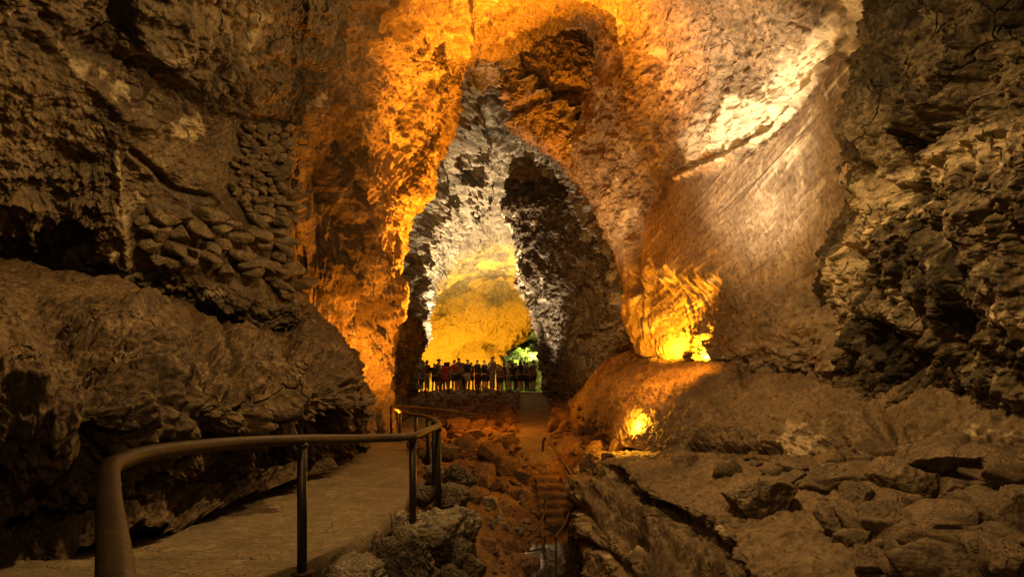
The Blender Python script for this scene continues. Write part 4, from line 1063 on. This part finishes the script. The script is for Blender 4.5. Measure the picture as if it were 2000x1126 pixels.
# the near rail: comes from behind the camera, turns along the bend and runs down the path
near = [(250, 2300, 0.55), (236, 1400, 0.9), (226, 1126, 1.24), (214, 985, 1.85), (213, 935, 2.2), (216, 915, 2.36), (232, 902, 2.5), (300, 882, 2.85), (450, 865, 3.6), (590, 858, 4.3), (700, 856, 5.1), (790, 853, 5.75),
        (812, 850, 5.95), (830, 842, 6.4), (850, 834, 7.1), (857, 830, 7.5), (852, 823, 8.6), (843, 817, 9.8), (830, 812, 11.2), (806, 808, 12.8), (780, 801, 14.6), (766, 795, 16.4), (764, 792.5, 17.2)]
pz = lambda y: interp(y, PY, PZ) - 0.05
handrail(near, [(212, 930, 2.3, pz(2.3)), (590, 859, 4.3, pz(4.3)), (806, 853, 5.9, pz(5.8) - .05), (856, 832, 7.3, pz(7.4) - .1), (848, 820, 9.2, pz(9.2) - .15), (836, 814, 10.8, pz(10.8) - .1),
                (812, 809, 12.5, pz(12.5)), (781, 801, 14.5, pz(14.5)), (764, 793, 17.1, pz(17.1))],
         0.033, 'thick brown tubular handrail that curves from the bottom left along the concrete path', (-1.2, 4.3, pz(4.3)), 0.031)
far = [(764, 793, 17.4), (800, 794, 18.2), (848, 798, 19.2), (890, 803, 19.6), (925, 809, 19.8), (934, 807, 19.8), (940, 803, 19.8)]
handrail(far, [(848, 799, 19.2, None), (892, 803.5, 19.6, None), (934, 808, 19.8, None)], 0.036, 'thin brown handrail crossing the rubble behind the end of the near rail', (-1.9, 19, -.5), 0.026)
handrail([(1060, 885, 14.1), (1061, 862, 14.15), (1064, 855, 14.1), (1068, 853, 14.0), (1085, 878, 13.3), (1105, 910, 12.5), (1124, 940, 11.9)],
         [(1122, 938, 11.95, -1.35)], 0.026, 'bent brown handrail coming down the right side of the stone steps', (1.0, 13, -1.0), 0.022, smooth=False)
handrail([(1064, 960, 11.9), (1066, 985, 11.6), (1060, 1012, 11.2), (1046, 1035, 10.8), (1030, 1046, 10.6)], [(1064, 962, 11.88, -1.35)], 0.014, 'thin curved rail at the left foot of the stone steps', (.55, 11.3, -1.3), 0.014)
handrail([(1112, 1000, 10.8), (1104, 1022, 10.3), (1094, 1036, 10.05), (1084, 1050, 9.8)], [(1086, 1048, 9.85, -1.5), (1111, 1001, 10.75, -1.5)], 0.014, 'thin light rail slanting down to the pool', (.9, 10.4, -1.3), 0.012)

# ---------------------------------------------------------------- floor lamp whose glow is seen at the foot of the mound
M_lampbody = plain('lamp_housing_black', (0.02, 0.02, 0.02), 0.5)
def floodlight(px, py, Y, label, aim=(0, 1, 0.6), emit=60, size=0.16, z=None):
    x, y, zz = P(px, py, Y)
    if z is None:
        z = zz
    root = empty('floodlight', (x, y, z)); tag(root, label, 'floodlight')
    d = Vector(aim).normalized(); q = d.to_track_quat('Z', 'Y')
    bm = bmesh.new(); bmesh.ops.create_cube(bm, size=1); bmesh.ops.scale(bm, vec=(size, size * .7, size * .45), verts=bm.verts)
    for v in bm.verts:
        if v.co.z < 0: v.co.x *= .7; v.co.y *= .7
    bmesh.ops.bevel(bm, geom=bm.edges[:], offset=size * .06, segments=2, affect='EDGES')
    bmesh.ops.transform(bm, matrix=q.to_matrix().to_4x4(), verts=bm.verts)
    me = bpy.data.meshes.new('housing'); bm.to_mesh(me); bm.free(); me.materials.append(M_lampbody); link('housing', me, root)
    bm = bmesh.new(); bmesh.ops.create_cube(bm, size=1); bmesh.ops.scale(bm, vec=(size * .84, size * .56, .006), verts=bm.verts)
    bmesh.ops.translate(bm, vec=(0, 0, size * .225 + .006), verts=bm.verts); bmesh.ops.transform(bm, matrix=q.to_matrix().to_4x4(), verts=bm.verts)
    me = bpy.data.meshes.new('lens'); bm.to_mesh(me); bm.free()
    m, t, b = nt('lit_lens'); b.inputs['Base Color'].default_value = (.8, .5, .1, 1); b.inputs['Emission Color'].default_value = (1, .45, .05, 1); b.inputs['Emission Strength'].default_value = emit
    me.materials.append(m); link('lens', me, root)
    bm = bmesh.new()
    for s in (-1, 1):
        r_ = bmesh.ops.create_cube(bm, size=1); bmesh.ops.scale(bm, vec=(.012, .03, size), verts=r_['verts']); bmesh.ops.translate(bm, vec=(s * size * .56, 0, -size * .35), verts=r_['verts'])
    r_ = bmesh.ops.create_cube(bm, size=1); bmesh.ops.scale(bm, vec=(size * 1.15, .05, .012), verts=r_['verts']); bmesh.ops.translate(bm, vec=(0, 0, -size * .85), verts=r_['verts'])
    me = bpy.data.meshes.new('bracket'); bm.to_mesh(me); bm.free(); me.materials.append(M_lampbody); link('bracket', me, root)
    return root

floodlight(1240, 846, 12.35, 'small floor lamp glowing orange at the foot of the smooth mound', (.2, 1, .5), 60, .10)

# ---------------------------------------------------------------- people
skin_m = plain('skin', (0.42, 0.25, 0.17), 0.55, 0, 0, 20, .1)
def skinned(name, chains, mat, parent=None, sub=1):
    """chains: list of [(pos, radius)] lists; first vertex of later chains may repeat an earlier position to branch from it"""
    verts, rads, edges = [], [], []
    def vid(p, r):
        for i, q in enumerate(verts):
            if (Vector(q) - Vector(p)).length < 1e-5: return i
        verts.append(tuple(p)); rads.append(r); return len(verts) - 1
    for ch in chains:
        pr = None
        for p, r in ch:
            i = vid(p, r)
            if pr is not None: edges.append((pr, i))
            pr = i
    me = bpy.data.meshes.new('tmp'); me.from_pydata(verts, edges, [])
    o = bpy.data.objects.new('tmp', me); COL.objects.link(o)
    sk = o.modifiers.new('s', 'SKIN'); sk.use_smooth_shade = True
    for i, v in enumerate(me.skin_vertices[0].data):
        r = rads[i]; v.radius = (r, r) if np.isscalar(r) else r
        v.use_root = False
    # one root per connected piece
    par = list(range(len(verts)))
    def fd(a):
        while par[a] != a: a = par[a]
        return a
    for a, b in edges: par[fd(b)] = fd(a)
    seen = set()
    for i in range(len(verts)):
        if fd(i) not in seen: seen.add(fd(i)); me.skin_vertices[0].data[i].use_root = True
    s2 = o.modifiers.new('u', 'SUBSURF'); s2.levels = sub; s2.render_levels = sub
    bpy.context.view_layer.update()
    dg = bpy.context.evaluated_depsgraph_get()
    out = bpy.data.meshes.new_from_object(o.evaluated_get(dg)); out.name = name
    bpy.data.objects.remove(o); bpy.data.meshes.remove(me)
    out.materials.clear(); out.materials.append(mat)
    for p in out.polygons: p.use_smooth = True
    return link(name, out, parent)

def cloth(c): return plain('cloth_%d_%d_%d' % tuple(int(v * 99) for v in c), c, 0.9, 0, .2, 25, .2)
def person(px, feet_py, Y, h, label, shirt, lower, hair='short', legs='shorts', arms='down', stance=.10, rz=0.0, hat=None, bag=None, dress=False, haircol=(.03, .02, .015)):
    x, y, _ = P(px, feet_py, Y)
    z = float(ground_z(x, y)) + 0.10
    root = empty('person', (x, y, z), rz); tag(root, label, 'person', 'visitors standing in front of the lit end of the cave')
    s = h / 1.75
    V = lambda a, b, c: (a * s, b * s, c * s)
    R = lambda r: r * s * 1.16 if np.isscalar(r) else (r[0] * s * 1.2, r[1] * s * 1.16)
    lean = 0.02
    hips = {-1: V(-.09, 0, .90), 1: V(.09, 0, .90)}; knees = {-1: V(-stance, .02, .5), 1: V(stance, .01, .5)}
    ank = {-1: V(-stance * 1.15, -.01, .09), 1: V(stance * 1.15, -.01, .09)}
    pel, wa, che, nk, hb, hd, ht = V(0, 0, .97), V(0, .0, 1.13), V(0, -.01, 1.34), V(0, 0, 1.50), V(0, .015, 1.57), V(0, .02, 1.655), V(0, .015, 1.72)
    body = [[(pel, R((.15, .11))), (wa, R((.13, .10))), (che, R((.165, .11))), (V(0, -.005, 1.43), R((.10, .08))), (nk, R(.055)), (hb, R(.06)), (hd, R((.078, .095))), (ht, R((.06, .07)))],
            [(hd, R(.08)), (V(0, .115, 1.635), R(.014))]]
    arm = {}
    for sd in (-1, 1):
        body.append([(pel, R(.14)), (hips[sd], R(.085)), (knees[sd], R(.055)), (V(sd * stance * 1.1, -.02, .3), R(.056)), (ank[sd], R(.037)), (V(sd * (stance * 1.15 + .02), .14, .035), R(.035))])
        sh = V(sd * .175, -.01, 1.43)
        mode = arms if isinstance(arms, str) else arms[0 if sd < 0 else 1]
        el, wr = {'down': (V(sd * .235, -.03, 1.15), V(sd * .25, .03, .90)), 'hip': (V(sd * .34, -.06, 1.2), V(sd * .2, .07, 1.03)),
                  'up': (V(sd * .27, .10, 1.22), V(sd * .12, .25, 1.45)), 'fold': (V(sd * .25, .03, 1.17), V(sd * .08, .17, 1.20))}[mode]
        arm[sd] = (sh, el, wr)
        wv = Vector(wr) - Vector(el); wv.normalize()
        palm = Vector(wr) + wv * .06 * s
        body.append([(V(0, -.005, 1.43), R(.1)), (sh, R(.058)), (el, R(.042)), (wr, R((.027, .022))), (tuple(palm), R((.036, .016)))])
        side = Vector((0, 1, 0)) if abs(wv.z) > .5 else Vector((0, 0, 1))
        for f, ln in enumerate((.068, .08, .074, .058)):
            b0 = palm + side * (f - 1.5) * .019 * s + wv * .012 * s
            body.append([(tuple(b0), R(.009)), (tuple(b0 + wv * ln * .55 * s), R(.008)), (tuple(b0 + wv * ln * s + Vector((-sd * .02 * s, 0, 0))), R(.006))])
        tb_ = Vector(wr) + wv * .02 * s + side * .03 * s
        body.append([(tuple(tb_), R(.011)), (tuple(tb_ + side * .03 * s + wv * .03 * s), R(.009)), (tuple(tb_ + side * .035 * s + wv * .06 * s), R(.007))])
    skinned('body', body, skin_m, root)
    cs = cloth(shirt)
    top = [[(V(0, 0, .93), R((.165, .125))), (wa, R((.155, .12))), (che, R((.185, .13))), (V(0, -.005, 1.44), R((.115, .09))), (V(0, 0, 1.49), R(.068))]]
    for sd in (-1, 1):
        sh, el, wr = arm[sd]; m_ = tuple(Vector(sh).lerp(Vector(el), .72))
        top.append([(V(0, -.005, 1.44), R(.1)), (sh, R(.072)), (m_, R(.062))])
    skinned('shirt', top, cs, root)
    cl = cloth(lower)
    if dress:
        skinned('skirt', [[(V(0, 0, 1.05), R((.15, .12))), (V(0, 0, .85), R((.19, .16))), (V(0, 0, .55), R((.24, .2)))]], cl, root)
    else:
        ch = [[(V(0, 0, 1.02), R((.15, .115))), (V(0, 0, .93), R((.165, .125)))]]
        for sd in (-1, 1):
            if legs == 'shorts': ch.append([(V(0, 0, .93), R(.15)), (V(sd * .09, 0, .84), R(.1)), (tuple(Vector(hips[sd]).lerp(Vector(knees[sd]), .85)), R(.085))])
            else: ch.append([(V(0, 0, .93), R(.15)), (V(sd * .09, 0, .84), R(.098)), (knees[sd], R(.075)), (tuple(Vector(ank[sd]) + Vector((0, 0, .02 * s))), R(.062))])
        skinned('trousers' if legs == 'long' else 'shorts', ch, cl, root)
    for sd in (-1, 1):
        skinned('shoe', [[(tuple(Vector(ank[sd]) + Vector((0, -.03 * s, -.035 * s))), R((.045, .05))), (V(sd * (stance * 1.15 + .02), .15, .04), R((.045, .035)))]], cloth((.05, .04, .04)), root)
    hm = cloth(haircol)
    if hair == 'short': skinned('hair', [[(V(0, -.025, 1.62), R((.07, .07))), (V(0, -.005, 1.69), R((.07, .085))), (V(0, 0, 1.745), R(.06))]], hm, root)
    elif hair == 'long': skinned('hair', [[(V(0, -.06, 1.42), R((.085, .04))), (V(0, -.045, 1.56), R((.095, .06))), (V(0, -.01, 1.69), R((.09, .098))), (V(0, 0, 1.745), R(.065))]], hm, root)
    elif hair == 'bun': skinned('hair', [[(V(0, -.025, 1.62), R((.07, .07))), (V(0, -.005, 1.69), R((.07, .085))), (V(0, -.06, 1.78), R(.045))]], hm, root)
    if hat:
        bm = bmesh.new(); bmesh.ops.create_uvsphere(bm, u_segments=18, v_segments=8, radius=.108 * s)
        for v in bm.verts:
            v.co.z = max(v.co.z, -0.01) * .95
            if v.co.y > .02 and v.co.z < .02: v.co.y *= 1.6
            if hat == 'sun' and v.co.z < .01: v.co.x *= 1.6; v.co.y *= 1.4
        bmesh.ops.translate(bm, vec=V(0, .01, 1.69), verts=bm.verts)
        me = bpy.data.meshes.new('hat'); bm.to_mesh(me); bm.free(); me.materials.append(cloth((.08, .07, .06))); link('hat', me, root)
    if bag:
        def box(nm, c, d, mt):
            bm = bmesh.new(); bmesh.ops.create_cube(bm, size=1); bmesh.ops.scale(bm, vec=[k * s for k in d], verts=bm.verts)
            bmesh.ops.bevel(bm, geom=bm.edges[:], offset=.04 * s, segments=3, affect='EDGES'); bmesh.ops.translate(bm, vec=V(*c), verts=bm.verts)
            me = bpy.data.meshes.new(nm); bm.to_mesh(me); bm.free(); me.materials.append(mt)
            for p in me.polygons: p.use_smooth = True
            b = link(nm, me, None); b.matrix_world = Matrix.Translation((x, y, z)) @ Matrix.Rotation(rz, 4, 'Z'); return b
        if bag[0] == 'backpack': tag(box('backpack', (0, -.2, 1.25), (.3, .17, .42), cloth(bag[1])), bag[2], 'backpack', 'bags carried by the visitors')
        else: tag(box('shoulder_bag', (.21, -.1, .98), (.12, .24, .24), cloth(bag[1])), bag[2], 'bag', 'bags carried by the visitors')
    return root

YC = 37.5
grey = (.16, .14, .12); dk = (.03, .028, .03); navy = (.02, .025, .05); tan = (.38, .30, .2); red = (.38, .03, .03); khaki = (.28, .22, .14)
people = [
 dict(px=818, h=1.76, label='man in a grey shirt and dark trousers at the far left of the crowd', shirt=grey, lower=dk, legs='long', stance=.09),
 dict(px=836, h=1.72, label='person in a black t-shirt, beige trousers and a cap, near the left end', shirt=dk, lower=khaki, legs='long', hat='cap', stance=.12),
 dict(px=846, h=1.55, label='short person in dark clothes half hidden right of the capped visitor', shirt=(.05, .04, .04), lower=dk, dy=.9),
 dict(px=857, h=1.78, label='broad person in a grey tan shirt with both elbows out', shirt=(.26, .22, .17), lower=dk, arms='hip', stance=.13, hat='sun'),
 dict(px=871, h=1.60, label='long haired woman in a red dress', shirt=red, lower=(.30, .03, .03), hair='long', dress=True),
 dict(px=885, h=1.72, label='person in a red top and dark shorts beside the woman in the red dress', shirt=(.33, .04, .03), lower=dk, arms=('down', 'hip')),
 dict(px=897, h=1.86, label='tall man in a grey shirt and black shorts right of the red tops', shirt=grey, lower=dk, stance=.13),
 dict(px=914, h=1.74, label='person in a dark top with a white band of cloth over the hips', shirt=dk, lower=(.5, .43, .33), arms='hip'),
 dict(px=930, h=1.72, label='person in a dark shirt and dark red trousers in the middle of the crowd', shirt=(.07, .05, .05), lower=(.13, .03, .03), legs='long', arms='fold'),
 dict(px=937, h=1.50, label='short person in a brown top between two taller dark visitors', shirt=(.14, .09, .07), lower=dk, dy=-.8, hair='long'),
 dict(px=946, h=1.70, label='stout person in a navy shirt left of the tallest visitor', shirt=navy, lower=dk, stance=.14, arms='up'),
 dict(px=953, h=1.58, label='person in a dark top just behind the navy shirt', shirt=(.04, .04, .05), lower=navy, dy=1.1, hair='bun'),
 dict(px=964, h=1.92, label='tallest man, in a tan shirt and tan trousers', shirt=(.30, .23, .16), lower=khaki, legs='long', arms='hip'),
 dict(px=977, h=1.42, label='child with an orange brown top right of the tallest man', shirt=(.2, .09, .05), lower=dk),
 dict(px=992, h=1.68, label='person in a beige shirt and khaki shorts where the green light begins', shirt=(.42, .33, .22), lower=khaki, stance=.12),
 dict(px=1003, h=1.52, label='dark clothed person right of the beige shirt', shirt=dk, lower=navy, hair='long'),
 dict(px=1015, h=1.66, label='long haired person in black in front of the green light', shirt=dk, lower=dk, hair='long'),
 dict(px=1022, h=1.60, label='person with a brown backpack in front of the green light', shirt=(.08, .06, .05), lower=dk, hair='bun', bag=('backpack', (.16, .11, .06), 'brown backpack on a visitor in front of the green light')),
 dict(px=1031, h=1.58, label='person in an olive top, second from the right end', shirt=(.1, .1, .05), lower=dk, legs='long'),
 dict(px=827, h=1.66, label='dark figure seen between the grey shirt and the capped visitor', shirt=(.06, .05, .05), lower=dk, dy=1.6),
 dict(px=864, h=1.58, label='dark figure half hidden between the broad tan shirt and the red dress', shirt=(.08, .05, .04), lower=dk, dy=1.5, legs='long'),
 dict(px=878, h=1.62, label='brown haired figure standing behind the two red tops', shirt=(.12, .08, .05), lower=(.08, .06, .05), dy=1.4, hair='long'),
 dict(px=891, h=1.60, label='dark figure half hidden left of the tall grey shirt', shirt=dk, lower=dk, dy=1.3),
 dict(px=905, h=1.64, label='figure in a brown shirt between the tall grey shirt and the white hip band', shirt=(.13, .09, .06), lower=dk, dy=1.2, legs='long'),
 dict(px=922, h=1.60, label='dark figure behind the visitor with folded arms', shirt=(.05, .05, .06), lower=dk, dy=1.5),
 dict(px=971, h=1.62, label='figure in dark clothes standing behind the tallest man and the child', shirt=(.07, .06, .05), lower=dk, dy=1.4, legs='long'),
 dict(px=985, h=1.60, label='dark figure standing just left of the beige shirt', shirt=(.05, .04, .04), lower=dk, dy=1.2),
 dict(px=1009, h=1.58, label='dark figure behind the visitors in front of the green light', shirt=(.04, .05, .04), lower=dk, dy=1.5, legs='long'),
 dict(px=1037, h=1.60, label='dark figure left of the visitor with the shoulder bag', shirt=(.05, .05, .04), lower=dk, dy=1.3),
 dict(px=1043, h=1.66, label='person with a shoulder bag at the right end of the crowd', shirt=(.09, .06, .06), lower=dk, stance=.08, bag=('bag', (.2, .14, .08), 'tan shoulder bag on the visitor at the right end')),
]
for k, d in enumerate(people):
    d = dict(d); dy = d.pop('dy', 0.0)
    d['px'] += 2.2 * math.sin(k * 4.1); person(feet_py=765, Y=YC + dy + 0.9 * math.sin(k * 2.3), rz=1.1 * math.sin(k * 1.7), **d)

# ---------------------------------------------------------------- greenery in the recess behind the crowd
def fern(px, py, Y, R_, n, label, seed):
    rs = np.random.RandomState(seed); x, y, z = P(px, py, Y)
    root = empty('shrub', (x, y, z)); tag(root, label, 'shrub', 'green plants in the lit recess')
    Vs, Fs = [], []
    st = []
    for k in range(n):
        a = rs.uniform(0, 6.28); e = rs.uniform(0, 1.3); L_ = R_ * rs.uniform(.5, 1.0)
        d = np.array([math.cos(a) * math.cos(e), math.sin(a) * math.cos(e), math.sin(e)])
        pts = [d * L_ * t + np.array([0, 0, -.5 * L_ * t * t]) for t in np.linspace(0, 1, 6)]
        st.append(pts)
        for i in range(1, 6):
            for sdir in (-1, 1):
                s_ = np.cross(d, [0, 0, 1]); s_ /= np.linalg.norm(s_) + 1e-6
                c = pts[i]; w = L_ * .22 * (1.15 - i / 6)
                tip = c + s_ * sdir * w + d * w * .6 + rs.normal(size=3) * w * .2
                m1 = c + (tip - c) * .5 + d * w * .28; m2 = c + (tip - c) * .5 - d * w * .22
                b0 = len(Vs); Vs += [c, m1, tip, m2]; Fs.append((b0, b0 + 1, b0 + 2, b0 + 3))
    me = bpy.data.meshes.new('foliage'); me.from_pydata([tuple(v) for v in Vs], [], Fs)
    me.materials.append(M_leaf); link('foliage', me, root)
    V2, F2 = [], []
    for pts in st[::3]:
        V, Fc, caps = tube_arrays(pts, [.03, .026, .02, .016, .012, .006], 5); o_ = len(V2); V2 += V; F2 += [tuple(i + o_ for i in f) for f in Fc]
    me = bpy.data.meshes.new('stems'); me.from_pydata([tuple(v) for v in V2], [], F2); me.materials.append(plain('stem_bark', (.08, .06, .03))); link('stems', me, root)
M_leaf = plain('green_leaves', (0.24, 0.32, 0.05), 0.5, 0, 0, 3, .5)
fern(1022, 695, 58, 1.5, 130, 'bushy green plant spilling over the lit recess', 1)
fern(1045, 700, 57, 1.2, 110, 'green plant at the right side of the lit recess', 2)
fern(1003, 712, 57, 1.1, 90, 'low green plant at the left foot of the lit recess', 3)
fern(1035, 682, 60, 1.0, 80, 'small green plant high in the lit recess', 4)

# ---------------------------------------------------------------- labels for the setting
LAB = {
 'near_left_rock': 'large rounded brown rock overhanging the left side of the concrete path',
 'upper_left_wall': 'upper left cave wall with a dark hollow, a sloping shelf and a long crack',
 'great_arch': 'orange lit cave arch and long smooth right wall',
 'near_right_wall': 'rough mottled dark brown cave wall at the right',
 'rock_mound': 'smooth brown rock mound at the foot of the right wall',
 'rock_terrace': 'rock terrace on the right with a layered face down to the trench',
 'far_tunnel': 'pale grey ceiling of the far tunnel with crinkled ridges',
 'hanging_ceiling_block': 'dark orange block of ceiling hanging under the arch',
 'far_right_pier': 'dark rock pier on the right of the far tunnel',
 'far_left_lobe': 'dark rounded rock lobe on the left of the far tunnel',
 'cave_end_wall': 'yellow lit end wall of the cave behind the crowd',
 'mossy_recess_wall': 'green tinted rock wall of the recess behind the crowd',
 'ground': 'reddish rocky ground of the trench and cave floor',
 'path': 'worn concrete path beside the near left rock',
 'walkway': 'narrow concrete walkway leading up to the crowd'}
for n_, l_ in LAB.items():
    bpy.data.objects[n_]['label'] = l_; bpy.data.objects[n_]['category'] = 'path' if n_ in ('path', 'walkway') else 'ground' if n_ == 'ground' else 'cave rock'

# ---------------------------------------------------------------- light
SOD = (1.0, 0.29, 0.011); AMB = (1.0, 0.57, 0.18); CRM = (1.0, 0.73, 0.42); YEL = (1.0, 0.60, 0.03)
def lamp(name, pos, watts, col, r=0.15, spot=None, aim=None, blend=0.6):
    l = bpy.data.lights.new(name, 'SPOT' if spot else 'POINT'); l.energy = watts; l.color = col; l.shadow_soft_size = r
    if spot: l.spot_size = math.radians(spot); l.spot_blend = blend
    o = bpy.data.objects.new(name, l); COL.objects.link(o); o.location = pos
    if aim is not None: o.rotation_euler = (Vector(aim) - Vector(pos)).to_track_quat('-Z', 'Y').to_euler()
    return o
lamp('fin_flood', P(742, 830, 14.6), 1600, SOD, .10, 150, P(850, 200, 17))
lamp('arch_flood', P(930, 815, 15.0), 27000, SOD, .12, 48, P(1010, -120, 15.0), 1.0)
lamp('fin_edge_flood', P(935, 770, 18.0), 17000, SOD, .10, 70, P(800, 330, 18.5), 1.0)
lamp('block_flood', P(1075, 760, 22.5), 7500, SOD, .12, 34, P(1075, 200, 24.2), 0.5)
lamp('right_orange_flood', P(1000, 820, 12.0), 9000, SOD, .12, 27, P(1262, 60, 14.5), 1.0)
lamp('right_edge_cream', P(960, 800, 15.0), 2600, (1, .62, .25), .1, 36, P(1185, 370, 18), 1.0)
lamp('wall_patch_flood', P(1300, 700, 14.5), 900, (1, .35, .010), .02, 140, P(1310, 560, 15.4), 0.4)
lamp('wall_patch_side_flood', P(1375, 700, 13.7), 700, (1, .33, .010), .02, 140, P(1385, 560, 14.8), 0.4)
lamp('mound_glow', P(1370, 590, 11.8), 850, SOD, .1, 76, P(1290, 770, 13.2), 1.0)  # unseen spot added in mid-air for the glow on the mound
lamp('floor_lamp_glow', P(1238, 828, 12.3), 150, (1, .42, .02), .04)
lamp('trench_flood', P(1150, 800, 12.5), 36, SOD, .1)
lamp('rail_end_fill', P(960, 740, 17.5), 260, SOD, .1)  # unseen lamp added to make the far handrail show
lamp('cream_flood', P(1120, 860, 9.5), 4600, CRM, .08, 42, P(1490, 170, 12.5), 1.0)
lamp('slope_flood', P(1050, 860, 9.5), 1900, (1, .61, .25), .08, 56, P(1430, 260, 12.0), 1.0)
lamp('far_cream_flood', P(920, 768, 33), 20000, (1, .68, .34), .15, 100, P(945, 400, 37), 1.0)
lamp('far_left_cream', P(890, 765, 27), 3600, (1, .68, .34), .15, 80, P(790, 480, 27), 1.0)
lamp('vault_yellow', P(940, 768, 40.6), 8500, (1, .58, .12), .2, 90, P(945, 540, 44), 1.0)
lamp('pier_cream', P(1000, 770, 31), 4000, CRM, .15, 74, P(1075, 520, 30), 1.0)
lamp('pier_fill', P(1000, 810, 20), 1300, AMB, .2, 50, P(1150, 580, 27), 1.0)
lamp('end_yellow_flood', P(900, 775, 42), 58000, (1, .47, .022), .25, 130, P(930, 620, 50))
lamp('recess_light', P(1040, 700, 55.5), 3800, (1.0, 1.0, .5), .3, 110, P(1040, 700, 62), 0.5)
lamp('near_fill_left', (-0.2, 5.2, 6.3), 1500, AMB, .08, 110, P(200, 560, 7), 1.0)
lamp('near_fill_right', (0.4, 5.0, 6.0), 1100, AMB, .08, 95, P(1740, 720, 7.5), 1.0)
lamp('camera_side_fill', (0.3, 0.5, 3.0), 110, AMB, .1)
lamp('path_fill', (-1.2, 3.0, 4.0), 180, AMB, .1, 75, P(780, 1050, 6), 1.0)  # unseen spot added to brighten the rocks along the path edge
lamp('left_shelf_fill', (0.6, 8.5, 5.2), 450, AMB, .12)  # unseen lamp added for a warmer shelf
#LIGHTS<

w = bpy.data.worlds.new('World'); sc.world = w; w.use_nodes = True
bg = w.node_tree.nodes['Background']; bg.inputs[0].default_value = (1.0, 0.62, 0.32, 1); bg.inputs[1].default_value = 0.003

cam = bpy.data.cameras.new('camera'); co = bpy.data.objects.new('camera', cam); COL.objects.link(co)
co.location = (0, 0, EYE); co.rotation_euler = (math.radians(90), 0, 0); cam.sensor_width = 36; cam.lens = 36 * F / 2000
cam.shift_y = (700 - 563) / 2000; cam.clip_start = 0.05; cam.clip_end = 300
sc.camera = co
sc.view_settings.view_transform = 'Standard'; sc.view_settings.look = 'None'; sc.view_settings.exposure = 0; sc.view_settings.gamma = 1
sc.cycles.use_denoising = True; sc.cycles.use_adaptive_sampling = True; sc.cycles.adaptive_threshold = 0.02
sc.cycles.max_bounces = 3; sc.cycles.diffuse_bounces = 2; sc.cycles.glossy_bounces = 2; sc.cycles.caustics_reflective = False; sc.cycles.caustics_refractive = False
sc.cycles.sample_clamp_indirect = 4
